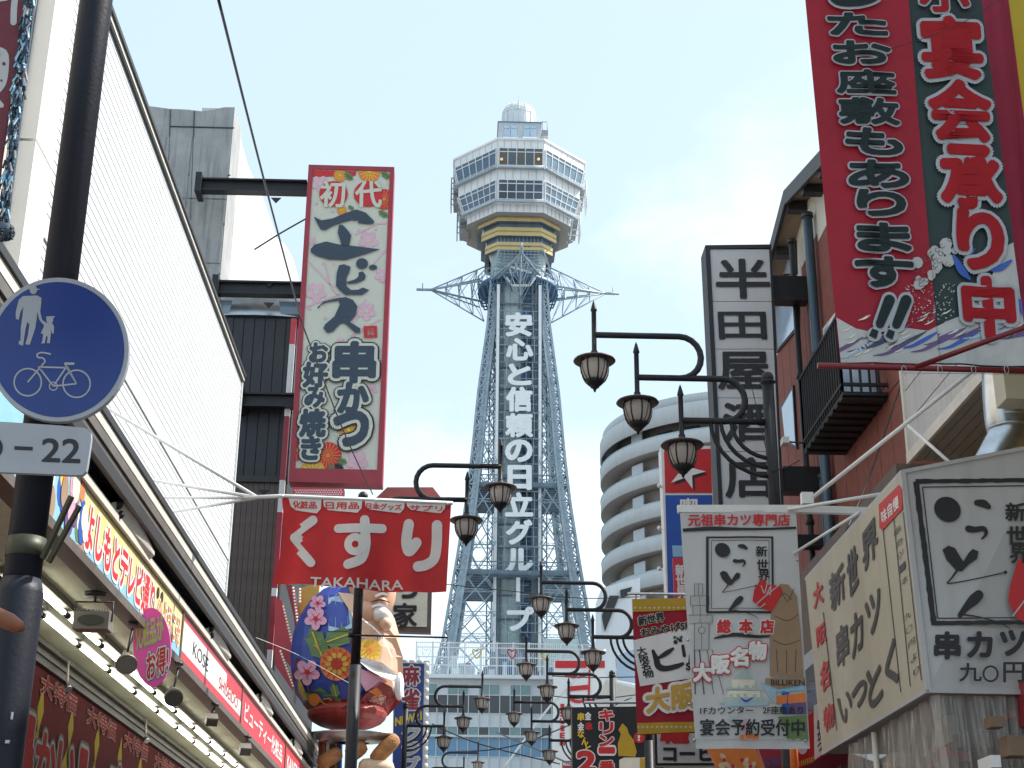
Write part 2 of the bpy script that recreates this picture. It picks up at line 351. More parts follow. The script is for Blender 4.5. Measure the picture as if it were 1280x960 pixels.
def facet(i, a0, z0, a1, z1, cols, rows, gm, zz=None):
    A, B = ring8(a0, F8, z0), ring8(a1, F8, z1); tl, tr, bl, br = A[i], A[(i+1) % 8], B[i], B[(i+1) % 8]
    nrm = (tr-tl).cross(bl-tl).normalized(); mid = (tl+br)/2
    if nrm.dot(mid-TC-V((0, 0, mid.z))) < 0: nrm = -nrm
    def P(u, v, o): return tl.lerp(tr, u).lerp(bl.lerp(br, u), v)+nrm*o
    mu = MB('tower_white')
    for c in range(cols):
        for v0, v1 in rows:
            u0, u1 = .03+.94*c/cols+.008, .03+.94*(c+1)/cols-.008
            m = gm[(c*3+i) % len(gm)]
            q = MB(m).slab([P(u0, v0, .05), P(u1, v0, .05), P(u1, v1, .05), P(u0, v1, .05)], -nrm*.1); q.build('window_pane', tower)
    for c in range(cols+1): u = .03+.94*c/cols; mu.beam(P(u, rows[0][0], .07), P(u, rows[-1][1], .07), .085, .1, nrm)
    for v in [rows[0][0]-.02]+[(r[1]+.012) for r in rows]: mu.beam(P(.03, v, .07), P(.97, v, .07), .1, .1, nrm)
    mu.build('mullions', tower)
    # maintenance rail below the windows
    rl = MB('tower_white'); o = .55
    for v in (1.02, 1.1): rl.tube([P(0, v, o), P(1, v, o)], .035, 5)
    for k in range(cols+1): u = k/cols; rl.tube([P(u, 1.25, .0), P(u, 1.1, o), P(u, .98, o)], .02, 4)
    rl.build('rail', tower)
    un = MB('tower_steel').slab([P(0, 1.12, 0), P(1, 1.12, 0), P(1, 1.12, .55), P(0, 1.12, .55)], V((0, 0, -.12))); un.build('walkway', tower)
for i in range(8):
    dk = ['glass_tower'] if i in (7, 6, 5) else (['glass_warm', 'glass_dark'] if i == 0 else ['glass_sky'])  # glass tone changes by facing; each side's reflected light is put into the colour
    dk2 = ['glass_tower'] if i in (7, 6, 5, 0) else ['glass_sky']
    n = 5 if i in (0,) else 6
    facet(i, 7.78, zw0, 7.33, zw1, n, [(.02, .2), (.25, .98)], dk); facet(i, 7.23, zl0, 6.53, zl1, n, [(.02, .18), (.23, .6), (.63, .98)], dk2)
jo = MB('deck_under')
for A_, B_, ks in (((7.76, zt-.2), (7.76, zw0+.1), 7), ((7.27, zf(211.5)), (7.22, zl0+.1), 6), ((6.22, zf(248)), (6.12, zb+.05), 7)):
    ra, rb = ring8(A_[0], F8, A_[1]), ring8(B_[0], F8, B_[1])
    for i in (0, 1, 7, 2, 6):
        for k in range(ks): u = k/ks; jo.beam(ra[i].lerp(ra[(i+1) % 8], u), rb[i].lerp(rb[(i+1) % 8], u), .035)
jo.build('panel_joints', tower)
gl = MB('lamp_glow')
for px in (627, 673): p = PY(px, 199, 152.15); gl.sphere(p, .17, 8, 6)
gl.build('lamp', tower)
# gold bands and louvred neck
for k, (p0, p1, a) in enumerate(((265.5, 276.5, 4.85), (284, 294.5, 4.4), (302.5, 312.5, 3.95))):
    g = MB('tower_gold'); z0, z1 = zf(p0, 160-a), zf(p1, 160-a); f = 2.55; h = z0-z1
    shell8(g, [(a-.4, f-.1, z0), (a, f, z0-.02), (a, f, z0-h*.42), (a-.16, f-.04, z0-h*.45), (a-.16, f-.04, z0-h*.6), (a, f, z0-h*.63), (a, f, z1)]); g.m('tower_dark'); shell8(g, [(a, f, z1), (a-.5, f-.12, z1+.02)])
    g.build('gold_band', tower)
nk = MB('tower_panel'); shell8(nk, [(3.6, 2.3, zf(264, 156)), (3.0, 2.2, zf(345, 157))]); nk.build('neck', tower)
nd_ = MB('tower_dark')
for (a0, b0) in (((4.3, 262), (4.1, 285)), ((3.9, 285), (3.7, 303))):
    shell8(nd_, [(a0[0], 2.35, zf(a0[1], 156)), (b0[0], 2.35, zf(b0[1], 156))])
nd_.m('tower_blue'); nd_.box((TC.x-.1, 156.2, zf(349, 156)), (TC.x+1.4, 157, zf(277, 156)))
nd_.m('tower_steel')
for k in range(9):
    z = zf(314+k*4, 156); nd_.box((TC.x-2.5, 156.05, z), (TC.x+2.5, 156.2, z+.08))
for k in range(13): x = TC.x-2.6+k*.433; nd_.box((x, 156.1, zf(350, 156)), (x+.07, 156.25, zf(277, 156)))
nd_.build('louvre', tower)
for s in (-1, 1):      # stepped frames hanging off both flanks of the deck
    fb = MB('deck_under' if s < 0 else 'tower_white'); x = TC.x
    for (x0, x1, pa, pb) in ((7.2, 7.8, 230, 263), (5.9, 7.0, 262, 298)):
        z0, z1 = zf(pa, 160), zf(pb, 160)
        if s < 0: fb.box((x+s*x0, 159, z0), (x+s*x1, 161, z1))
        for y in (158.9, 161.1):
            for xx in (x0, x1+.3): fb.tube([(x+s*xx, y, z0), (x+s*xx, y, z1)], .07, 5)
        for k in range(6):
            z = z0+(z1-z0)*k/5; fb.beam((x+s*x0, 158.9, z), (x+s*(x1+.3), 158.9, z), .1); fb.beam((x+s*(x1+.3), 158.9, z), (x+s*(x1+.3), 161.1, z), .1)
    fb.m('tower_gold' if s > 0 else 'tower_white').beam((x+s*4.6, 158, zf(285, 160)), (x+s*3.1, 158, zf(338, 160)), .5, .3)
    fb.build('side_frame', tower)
# penthouse and dome
ph = MB('tower_white'); z0, z1 = zf(175.5, 156.5), zf(153.5, 156.5); hx = (PY(676, 160, 156.5)-PY(623, 160, 156.5)).x/2; cx = PY(649.5, 160, 156.5).x
M('penthouse_grey', (.45, .5, .53), .6, var=.1, vs=.7, streak=.2)
ph = MB('penthouse_grey').box((cx-hx, 156.5, zt-.2), (cx+hx, 163, z1)); ph.m('tower_dark').box((cx-hx-.1, 156.4, z1), (cx+hx+.1, 163.1, z1+.12)); ph.build('penthouse', tower)
for a, b in ((630, 646), (654.5, 670.5)):
    for (u0, u1) in ((a, (a+b)/2-.4), ((a+b)/2+.4, b)):
        p = PY(u0, 171, 156.4); q = PY(u1, 161.5, 156.4); bx((p.x, 156.42, p.z), (q.x, 156.5, q.z), 'window_sky_tint').build('window_pane', tower)
        p = PY(u0, 160, 156.4); q = PY(u1, 156.5, 156.4); bx((p.x, 156.42, p.z), (q.x, 156.5, q.z), 'window_sky_tint').build('window_pane', tower)
    f = MB('tower_white'); p = PY(a-1, 174, 156.3); q = PY(b+1, 171.8, 156.3); f.box((p.x, 156.2, p.z), (q.x, 156.5, q.z)); f.build('window_sill', tower)
bc = MB('deck_under'); p = PY(676.3, 175, 158); q = PY(684.5, 168, 158); bc.box((p.x, 157, p.z), (q.x, 159, q.z)); r = PY(683.5, 158, 158)
for x in (p.x+.1, r.x): bc.tube([(x, 157, q.z), (x, 157, r.z)], .04, 4)
bc.beam((p.x, 157, r.z), (r.x, 157, r.z), .07); bc.build('side_balcony', tower)
dr = 2.08; dz = z1+.1; dc = V((cx+.0, 159.6, dz)); dh = PY(649, 131.5, 159.6).z-dz; dp = [(dr, 0), (dr, dh-1.7), (dr*.97, dh-1.2), (dr*.87, dh-.75), (dr*.7, dh-.4), (dr*.45, dh-.13), (.05, dh)]
MB('dome_skin').lathe(dc, [(r*.97, z*.985) for r, z in dp], 24).build('dome', tower)
rb = MB('tube_white')
for k in range(16):
    a = 2*pi*k/16; rb.tube([dc+V((cos(a)*r, sin(a)*r, z)) for r, z in dp], .04, 4)
for r, z in dp[:6]: rb.tube([dc+V((cos(2*pi*k/24)*r, sin(2*pi*k/24)*r, z)) for k in range(25)], .035, 4)
rb.build('dome_rib', tower)
MB('tower_steel').tube([dc+V((0, 0, dh-.1)), dc+V((0, 0, dh+1.5))], .03, 5).sphere(dc+V((0, 0, dh+.35)), .08, 6, 5).build('antenna', tower)
# shaft
zs0, zs1 = 20, zf(349, 156); sx = 2.45
sh = MB('tower_panel').box((TC.x-sx, 156.6, zs0), (TC.x+sx, 163, zs1)); sh.build('shaft', tower)
zc = [zs0+2.6*k for k in range(int((zs1-zs0)/2.6)+1)]
pieces('shaft_panel', tower, 'tower_panel', [((TC.x+x0, 156.45, z+.04), (TC.x+x1, 156.6, z+2.52)) for z in zc if z+2.5 < zs1+.1 for x0, x1 in ((-2.2, -1.0), (-.96, .3))])
pieces('shaft_window', tower, 'tower_blue', [((TC.x+.45, 156.45, z+.1), (TC.x+1.5, 156.6, z+2.4)) for z in zc if z+2.5 < zs1+.1])
fr = MB('tower_dark')
for x in (-2.5, -2.15, -1.75, .38, 1.55, 1.95, 2.3, 2.6): fr.box((TC.x+x-.09, 156.1, zs0), (TC.x+x+.09, 156.44, zs1))
for z in zc: fr.box((TC.x-2.6, 156.0, z-.08), (TC.x+2.6, 156.1, z+.06)); fr.box((TC.x+.4, 156.02, z+1.2), (TC.x+1.6, 156.2, z+1.28)); fr.box((TC.x+.4, 156.02, z+.6), (TC.x+1.6, 156.2, z+.66)); fr.beam((TC.x+.4, 156.3, z), (TC.x+1.6, 156.3, z+2.6), .08)
fr.build('shaft_frame', tower)
for x in (-2.38, 2.38): MB('tube_white').box((TC.x+x-.16, 155.35, 30), (TC.x+x+.16, 155.75, zs1-1)).build('light_tube', tower)
LT = [('安', 391, 420, 632, 665), ('心', 423, 450, 633, 666), ('と', 455, 481, 635, 664), ('信', 484, 514, 633, 665), ('頼', 517, 546, 632, 666), ('の', 550, 577, 632, 665), ('日', 582, 612, 635, 664), ('立', 616, 645, 632, 666), ('グ', 650, 680, 633, 665), ('ル', 686, 716, 632, 666), ('｜', 722, 752, 644, 652), ('プ', 759, 788, 634, 667)]
FL = YF(154.6)
for ch, y0, y1, x0, x1 in LT:
    q = MB('letter_white')
    if ch == '｜': a, b = PY(x0+1, y1, 154.7), PY(x1-2, y0, 154.7); q.box((a.x, 154.6, a.z), (b.x, 154.9, b.z))
    else:
        text(q, FL, ch, quadrect(FL, x0, y0, x1, y1), lay=0, bold=.05)
        back = MB('letter_white'); text(back, YF(155.0), ch, quadrect(YF(155.0), x0, y0, x1, y1), lay=0, bold=.03); q.v += back.v; n0 = len(q.v)-len(back.v); q.f += [tuple(i+n0 for i in f) for f in back.f]; q.mi += back.mi; q.sm += back.sm
    q.build('letter', tower)
    g = MB('tower_steel'); a, b = PY(x0-2, y1+2, 155.1), PY(x1+2, y0-2, 155.1)
    for k in range(5): x = a.x+(b.x-a.x)*k/4; g.beam((x, 155.1, a.z), (x, 155.1, b.z), .07)
    for k in range(4): z = a.z+(b.z-a.z)*k/3; g.beam((a.x-.6, 155.15, z), (b.x+.6, 155.15, z), .06)
    for sx_ in (a.x, b.x): g.beam((sx_, 155.1, (a.z+b.z)/2), (sx_, 156.3, (a.z+b.z)/2), .08)
    g.build('letter_frame', tower)
# legs
LP = [(345, 614), (404, 609.5), (490, 597.5), (560, 590.5), (625, 582.5), (700, 570.5), (777, 557), (812, 551)]
HW = []
for py, px in LP:
    h = 6.0
    for _ in range(12): p = PY(px, py, 160-h); h = .5*h+.5*(TC.x-p.x)
    HW.append((p.z, TC.x-p.x))
HW.append((HW[-1][0]-6, HW[-1][1]+1.6)); HW.append((20, HW[-1][1]+1.8))
def hw(z):
    for (z0, h0), (z1, h1) in zip(HW, HW[1:]):
        if z >= z1: t = (z0-z)/(z0-z1); return h0+(h1-h0)*t
    return HW[-1][1]
def lattice(mb, a, b, w_, th=.1, n=None, up=(0, 0, 1)):
    a = V(a); b = V(b); d = b-a; l = d.length; n = n or max(2, int(l/w_/1.2)); u = V(up); x = d.cross(u).cross(d).normalized()*w_/2
    mb.beam(a+x, b+x, th); mb.beam(a-x, b-x, th)
    for k in range(n): s = 1 if k % 2 else -1; mb.beam(a+d*k/n+x*s, a+d*(k+1)/n-x*s, th*.7)
ztop, zbot = HW[0][0], 27.3
def lw(z): return .8+(ztop-z)*.011
for sxx in (-1, 1):
    for syy in (-1, 1):
        lg = MB('tower_steel'); K = 30; zs = [zbot+(ztop-zbot)*k/K for k in range(K+1)]
        def ch(z, i, j): h = hw(z); w_ = lw(z); return V((TC.x+sxx*(h-w_*i), TC.y+syy*(h-w_*j), z))
        for k in range(K):
            a, b = zs[k], zs[k+1]
            for i, j in ((0, 0), (1, 0), (0, 1), (1, 1)): lg.beam(ch(a, i, j), ch(b, i, j), .24)
            for (i, j), (i2, j2) in (((0, 0), (1, 0)), ((0, 0), (0, 1)), ((1, 1), (1, 0)), ((1, 1), (0, 1))):
                lg.beam(ch(a, i, j), ch(b, i2, j2), .14); lg.beam(ch(b, i, j), ch(a, i2, j2), .12); lg.beam(ch(b, i, j), ch(b, i2, j2), .14)
        if True:   # flange plate down the inner edge, solid as in the photograph
            for k in range(K):
                a, b = zs[k], zs[k+1]; lg.add([ch(a, .45, -.01), ch(a, .95, -.01), ch(b, .95, -.01), ch(b, .45, -.01)], [(0, 1, 2, 3)])
        lg.build('leg', tower)
lv = [zf(p, 156) for p in (404, 440, 476, 512, 556, 604, 655, 716, 775, 830)]
for side in range(4):
    ca, sa = [(1, 0), (0, 1), (-1, 0), (0, -1)][side]
    def Q(t, z, inn=0): h = hw(z)-.5; x, y = t*(h), -(h-inn); return TC+V((x*ca-y*sa, x*sa+y*ca, z))
    for k in range(len(lv)-1):
        za, zb_ = lv[k], lv[k+1]
        for s in (-1, 1):
            br = MB('tower_steel'); tin = 2.6/hw((za+zb_)/2); zm = (za+zb_)/2; tm = .5*(1+tin)
            lattice(br, Q(s, za), Q(s*tin, za), .45, .08); br.beam(Q(s, za), Q(s*tin, zb_), .12); br.beam(Q(s*tin, za), Q(s, zb_), .12)
            if side == 0:
                lattice(br, Q(s, zm), Q(s*tin, zm), .3, .06); lattice(br, Q(s*tm, za), Q(s, zm), .22, .06); lattice(br, Q(s*tm, za), Q(s*tin, zm), .22, .06)
                br.beam(Q(s, zm), Q(s*tm, zb_), .09); br.beam(Q(s*tin, zm), Q(s*tm, zb_), .09)
            br.build('bracing', tower)
# inner verticals beside the shaft
iv = MB('tower_dark')
for s in (-1, 1):
    for y in (157,): lattice(iv, (TC.x+s*2.95, y, 28), (TC.x+s*2.95, y, zs1), .5, .14, 60, up=(1, 0, 0))
iv.build('shaft_truss', tower)
for py in (610, 722):
    z = zf(py, 156); h = hw(z)-.3; pl = MB('tower_dark')
    for k in range(13):
        t = -h+2*h*k/12; pl.box((TC.x+t-.12, TC.y-h, z), (TC.x+t+.12, TC.y+h, z+.25)); pl.box((TC.x-h, TC.y+t-.12, z-.26), (TC.x+h, TC.y+t+.12, z-.01))
    for dz_ in (.0, 1.1):
        for a, b in (((-h, -h), (h, -h)), ((h, -h), (h, h)), ((h, h), (-h, h)), ((-h, h), (-h, -h))): pl.beam(TC+V((*a, z+dz_)), TC+V((*b, z+dz_)), .3 if dz_ == 0 else .1)
    pl.build('platform', tower)
# ring gallery and the four pointed arms
rz = PY(525, 362, 160).z; rg = MB('tower_blue'); rg.lathe(TC+V((0, 0, rz)), [(4.5, -.35), (4.7, -.3), (4.7, .25), (4.5, .3), (3.2, .25), (3.2, -.3), (4.5, -.35)], 28)
rg.m('tower_steel')
for k in range(28):
    a = 2*pi*k/28; c = V((cos(a), sin(a), 0)); rg.tube([TC+c*4.7+V((0, 0, rz+.3)), TC+c*4.75+V((0, 0, rz+1.4))], .05, 4); rg.m('tower_blue').beam(TC+c*4.3+V((0, 0, rz-1.6)), TC+c*4.7+V((0, 0, rz-.3)), .14); rg.beam(TC+c*4.3+V((0, 0, rz-1.6)), TC+c*2.6+V((0, 0, rz-1.6)), .14); rg.m('tower_steel')
for dz_ in (.8, 1.4): rg.tube([TC+V((cos(2*pi*k/28)*4.75, sin(2*pi*k/28)*4.75, rz+dz_)) for k in range(29)], .06, 4)
rg.build('ring_gallery', tower)
for k in range(4):
    a = pi/2*k; c = V((cos(a), sin(a), 0)); t = V((-sin(a), cos(a), 0)); tip = TC+c*11.3+V((0, 0, rz)); ar = MB('tower_steel')
    ar.tube([TC+c*9.6+V((0, 0, rz)), TC+c*11.9+V((0, 0, rz))], .16, 6); ar.tube([TC+c*11.2+V((0, 0, rz-.2)), TC+c*11.2+V((0, 0, rz+.8))], .06, 4)
    ends = [TC+c*4.2+t*2.4+V((0, 0, rz+.2)), TC+c*4.2-t*2.4+V((0, 0, rz-.3)), TC+c*3.4+V((0, 0, rz+3.4)), TC+c*3.9+V((0, 0, rz-3.9)), TC+c*4.4+t*1.2+V((0, 0, rz+1.0)), TC+c*4.4-t*1.2+V((0, 0, rz-1.6))]
    for i, e in enumerate(ends): ar.tube([tip-c*1.0, e], .13 if i < 2 else .085, 5)
    for q in (.3, .55, .8):
        ps = [(tip-c*1.0).lerp(e, q) for e in ends]
        for i, j in ((0, 2), (1, 2), (0, 3), (1, 3), (0, 1), (4, 3), (5, 2)): ar.beam(ps[i], ps[j], .07)
    for q0, q1 in ((.3, .55), (.55, .8), (.8, 1)):
        for i, j in ((0, 2), (1, 2), (0, 3), (1, 3)): ar.beam((tip-c).lerp(ends[i], q0), (tip-c).lerp(ends[j], q1), .06)
    ar.build('pointed_arm', tower)
ck = MB('tower_white'); f = YF(155.3)
for a, b in (((633, 347), (640, 357)), ((669, 347), (662, 357)), ((640, 357), (662, 357)), ((636, 333), (664, 341))): ck.beam(f.at(*a), f.at(*b), .22)
ck.m('tower_steel')
for a, b in (((612, 350), (652, 317)), ((692, 350), (652, 317)), ((624, 312), (612, 350)), ((679, 312), (692, 350))): ck.beam(f.at(*a), f.at(*b), .16)
ck.build('brace', tower)
# ------------------------------------------------------------------ glass fronted building at the tower's foot
M('facade_white', (.7, .74, .77), .5, var=.08, vs=.5, streak=.15); M('pane_teal', (.22, .36, .36), .1, var=.3, vs=.4, spec=.8); M('pane_dark', (.035, .03, .035), .1, var=.6, vs=.5, spec=.9); M('pane_blue', (.14, .32, .52), .12, var=.3, vs=.4, spec=.8)
X0, X1, YB = -3.6, 14.4, 145.0
base = thing('glass_fronted_building', 'white panelled building with rows of windows under the lattice tower', 'building', (X0, YB, 0))
def zb145(py): return PY(620, py, YB).z
bx((X0, YB, 0), (X1, YB+30, zb145(849)), 'facade_white').build('wall', base)
bx((X0-.3, YB-.5, zb145(850)), (X1+.3, YB+30.3, zb145(846)), 'facade_white').build('roof_edge', base)
ncol = 18; cw = (X1-X0)/ncol
for (p0, p1, ms, nm) in ((856.5, 869, ['pane_teal', 'facade_white', 'pane_teal'], 'window_pane'), (869.5, 892, ['pane_dark'], 'window_pane'), (892.7, 908.5, ['facade_white'], 'wall_panel'), (909.3, 919, ['pane_teal', 'pane_dark'], 'window_pane'),
                         (923, 946, ['pane_blue', 'pane_blue'], 'window_pane'), (947, 961, ['facade_white'], 'wall_panel'), (963, 985, ['pane_dark', 'pane_teal'], 'window_pane')):
    zt_, zb_ = zb145(p0), zb145(p1)
    for mi, mm in enumerate(ms):
        pieces(nm, base, mm, [((X0+cw*c+.05, YB-.06, zb_), (X0+cw*(c+1)-.05, YB-.003, zt_)) for c in range(ncol) if c % len(ms) == mi])
mu = MB('facade_white')
for c in range(ncol+1): mu.box((X0+cw*c-.04, YB-.16, 10), (X0+cw*c+.04, YB-.07, zb145(856)))
for p in (856, 869.3, 892.4, 908.9, 919.6, 922.5, 946.6, 962): z = zb145(p); mu.box((X0, YB-.14, z-.04), (X1, YB-.065, z+.04))
mu.box((X0, YB-.5, zb145(922.5)), (X1, YB-.17, zb145(920))); mu.build('mullions', base)
rl = MB('tube_white'); zr0, zr1 = zb145(846)+.01, zb145(806); xl = X0-1.1
rl.box((xl, YB-.8, zr0-.3), (X1+1.1, YB-.5, zr0))
for f_ in (0, .3, .55, .85, 1): z = zr0+(zr1-zr0)*f_; rl.beam((xl, YB-.75, z), (X1+1.1, YB-.75, z), .09); rl.beam((xl, YB-.75, z), (xl, YB+12, z), .09)
for k in range(110): x = xl+(X1+1.1-xl)*k/109; rl.box((x-.02, YB-.77, zr0), (x+.02, YB-.73, zr1))
for k in range(14): x = xl+(X1+1.1-xl)*k/13; rl.box((x-.07, YB-.85, zr0), (x+.07, YB-.7, zr1+.1))
rl.build('roof_railing', base)
pk = MB('tower_blue'); 
for k in range(26):
    x = X0+1.5+random.random()*12; hh = 1+random.random()*2.2; pk.m(random.choice(['tower_dark', 'tower_steel', 'tower_blue', 'tower_panel'])).box((x, YB+2+random.random()*3, zr0), (x+.3+random.random()*.8, YB+5.5, zr0+hh))
pk.m('tower_panel').box((TC.x+2.6, YB+7, zr0), (TC.x+6.0, YB+12, zr0+5.2)); pk.build('roof_plant', base)
for k, (px, py, m) in enumerate(((533, 815, 'tube_white'), (575, 815, 'tube_white'), (640, 816, 'print_red'), (663, 815, 'tube_white'), (596, 816, 'print_yellow'), (681, 817, 'print_yellow'))):
    h = MB(m); FF = YF(YB-.9); stroke(h, FF, [(px, py-2), (px-4, py-4), (px-5, py), (px, py+7), (px+5, py), (px+4, py-4), (px, py-2)], .7 if m == 'tube_white' else 1.5, 1); h.build('heart_ornament', base)
# ================================================================== street lamps: one built, the others copied
M('lamp_iron', (.02, .021, .025), .5, spec=.3, metal=0, var=.25, vs=9, bump=.1, bs=120); M('lamp_hat', (.06, .045, .04), .5, metal=.3, var=.3, vs=9)
M('lamp_glass', (.8, .76, .72), .3, var=.06, thin=.68)
PXL, PYL = 3.0, 14.0
def lp(px, py): p = PY(px, py, PYL); return (p.x-PXL, p.z)      # offsets from the post axis, height
def make_lamp(label, group):
    t = thing('street_lamp', label, 'street lamp', (PXL, PYL, 0), group)
    def W(dx, z, dy=0): return V((PXL+dx, PYL+dy, z))
    post = MB('lamp_iron'); zt_ = lp(958, 478)[1]
    post.tube([W(0, 0), W(0, 1.1)], .11, 12).tube([W(0, 1.1), W(0, 5.0)], .075, 12).tube([W(0, 5.0), W(0, zt_)], .06, 12)
    post.lathe(W(0, 0), [(.0, 0), (.2, 0), (.2, .15), (.12, .3), (.11, 1.1), (.13, 1.12), (.13, 1.2), (.075, 1.25)], 14).sphere(W(0, zt_+.05), .065, 10, 8)
    post.lathe(W(0, 0), [(.06, zt_-.02), (.085, zt_), (.06, zt_+.02)], 10); post.build('post', t)
    st = [(742, 375, 440), (795, 427, 492), (850, 480, 545)]; arms = []
    ax = [lp(x, 420)[0] for x in (742,)][0]; P3 = []
    for i, (x, y0, y1) in enumerate(st):
        dx, z0 = lp(x, y0); _, z1 = lp(x, y1); P3.append((dx, z0, z1))
    zA = [lp(760, 419)[1], lp(810, 472)[1], lp(880, 526)[1]]; rr = (zA[0]-zA[1])/2
    for i in range(3):
        dx, z0, z1 = P3[i]; ar = MB('lamp_iron')
        if i < 2:
            xe = dx+lp(848, 419)[0]-lp(742, 419)[0]; pts = [W(dx, zA[i]), W(dx+.4, zA[i]), W(xe, zA[i])]+[W(xe+sin(a)*rr*.95, zA[i]-rr+cos(a)*rr) for a in [pi*k/10 for k in range(1, 11)]]+[W(xe-.12, zA[i+1])]
            ar.tube(pts, .034, 8)
            if i == 0: pass
        else: ar.tube([W(dx, zA[2]), W(0, zA[2])], .034, 8)
        ar.build('arm', t)
    br = MB('lamp_iron')
    for k, (xs, ye) in enumerate(((888, 596), (901, 585), (914, 573))):
        dx = lp(xs, 530)[0]; ze = lp(958, ye)[1]; h = zA[2]-ze
        br.tube([W(dx*cos(a), zA[2]-h*sin(a)) for a in [pi/2*k_/8 for k_ in range(9)]], .022, 6)
    br.build('scroll_brace', t)
    for dx, z0, z1 in P3:
        s = MB('lamp_iron'); c = W(dx, 0)
        s.lathe(c, [(0, z0), (.012, z0-.03), (.028, z0-.09), (.03, z0-.1), (.035, z0-.12), (.025, z0-.13), (.025, z1+.02), (.034, z1+.01), (.034, z1-.01), (.02, z1-.03)], 10)
        L_ = s.build('lantern', t)
        hat = MB('lamp_hat').lathe(c, [(.03, z1), (.045, z1-.03), (.1, z1-.06), (.205, z1-.085), (.215, z1-.1), (.2, z1-.112), (.11, z1-.1), (.02, z1-.095)], 24); hat.build('hat', L_)
        pr = [(.11, z1-.1), (.14, z1-.125), (.143, z1-.18), (.134, z1-.24), (.112, z1-.29), (.09, z1-.32)]
        MB('lamp_glass').lathe(c, pr, 16).build('glass', L_)
        rb = MB('lamp_iron')
        for k in range(8):
            a = 2*pi*k/8+.2; rb.tube([c+V((cos(a)*(r+.004), sin(a)*(r+.004), z)) for r, z in pr], .008, 4)
        for k in range(4):
            a = 2*pi*k/4+.2+pi/8; rb.tube([c+V((cos(a)*r, sin(a)*r, z)) for r, z in ((.17, z1-.11), (.155, z1-.2), (.13, z1-.27), (.08, z1-.33))], .004, 4)
        rb.lathe(c, [(.09, z1-.29), (.1, z1-.3), (.095, z1-.33), (.06, z1-.365), (.045, z1-.37), (.045, z1-.385), (.02, z1-.4), (.01, z1-.43), (0, z1-.44)], 14); rb.build('cage', L_)
    return t
def kids(o): return [c for c in bpy.data.objects if c.parent == o]
def copy_tree(o, parent=None):
    c = o.copy(); col.objects.link(c)
    if parent: c.parent = parent
    for ch in kids(o): copy_tree(ch, c)
    return c
G_L = 'three lantern street lamps along both sides of the street'
lamp0 = make_lamp('nearest street lamp with three lanterns, in front of the tall white framed sign', G_L)
for (x, y, s, lb, dz) in ((3.0, 24.6, 1, 'street lamp whose lanterns hang just left of the red and yellow souvenir banner', 0), (3.0, 30.5, 1, 'street lamp with lanterns crossing the red and white striped sign', 0), (2.97, 36.9, 1, 'small street lamp with lanterns in front of the glass fronted building, right of its centre', 0),
                      (-1.34, 18.37, -1, 'street lamp whose dark post comes down below the red pharmacy flag', 0), (-1.34, 34.8, -1, 'street lamp standing before the blue sign edged with bulbs', 0), (-1.3, 46.4, -1, 'farthest street lamp, only its top lantern in front of the blue windows', 0)):
    c = copy_tree(lamp0); c.location = (x, y, dz); c['label'] = lb
    if s < 0: c.rotation_euler.z = pi
    if y == 18.37: lampL = c
rod = MB('lamp_iron'); a = PY(440, 794, 18.3); b = PY(560, 797, 18.3); rod.tube([a, b], .012, 6).tube([a+V((-.02, 0, -.03)), a+V((-.02, 0, .03))], .03, 6)
for x in (472, 478, 545, 550): p = PY(x, 796, 18.3); rod.tube([p, p-V((0, 0, .03))], .004, 4)
rod.top('banner_rod', 'thin horizontal rod clamped to the dark post under the pharmacy flag', 'rod', loc=a)

# ================================================================== left side
M('white_siding', (.6, .62, .63), .5, var=.05, vs=.8, streak=.12); M('smooth_white', (.74, .74, .73), .45, var=.04, vs=1); M('beige_tile', (.55, .5, .42), .6, var=.12, vs=4)
M('dark_trim', (.03, .03, .032), .5, var=.2); M('cream_trim', (.66, .63, .56), .45, var=.1, vs=4, streak=.25); M('brown_trim', (.16, .14, .12), .45, metal=.3, var=.25, vs=4)
wb = thing('white_sided_building', 'long white building with fine horizontal siding on the left of the street', 'building', (-4.5, 14, 0))
ZR = 12.38
bx((-9, 14.05, 0), (-4.524, 27.6, ZR-.05), 'white_siding').build('wall', wb)
sd_ = MB('white_siding'); z = 5.0; k = 0
while z < ZR-.06:
    ys = 14.05
    while ys < 27.6:
        ye = min(27.6, ys+(1.7 if ys == 14.05 and k % 2 else 3.4)); sd_.add([(-4.53, ys+.004, z), (-4.5, ys+.004, z+.003), (-4.503, ys+.004, z+.114), (-4.53, ys+.004, z+.117), (-4.53, ye-.004, z), (-4.5, ye-.004, z+.003), (-4.503, ye-.004, z+.114), (-4.53, ye-.004, z+.117)], [(0, 1, 2, 3), (7, 6, 5, 4), (1, 5, 6, 2), (2, 6, 7, 3), (0, 4, 5, 1)]); ys = ye
    z += .128; k += 1
sd_.build('siding', wb, kind='stuff')
tr = MB('dark_trim').box((-4.62, 14, ZR-.03), (-4.42, 27.66, ZR+.03)); tr.m('cream_trim').box((-4.62, 14, ZR-.1), (-4.45, 27.66, ZR-.035)); tr.m('dark_trim').box((-4.62, 14, ZR-.13), (-4.46, 27.66, ZR-.105)); tr.build('roof_trim', wb)
zz = PX(225, 590, -4.5).z; bx((-4.5, 14.05, zz-.07), (-4.48, 27.62, zz+.1), 'white_siding').build('trim_strip', wb)
bx((-4.6, 27.6, 0), (-4.47, 27.66, ZR-.13), 'smooth_white').build('corner_trim', wb)
pn = [((-4.6, 13.33, 6.2), (-4.42, 13.98, 9.3)), ((-4.6, 13.33, 9.33), (-4.42, 13.98, 11.6)), ((-4.6, 13.33, 11.63), (-4.42, 13.98, 13.6))]
pieces('cladding_panel', wb, 'smooth_white', pn)
bt = thing('beige_tiled_building', 'beige tiled building front behind the hanging maroon banner', 'building', (-4.6, 6, 0))
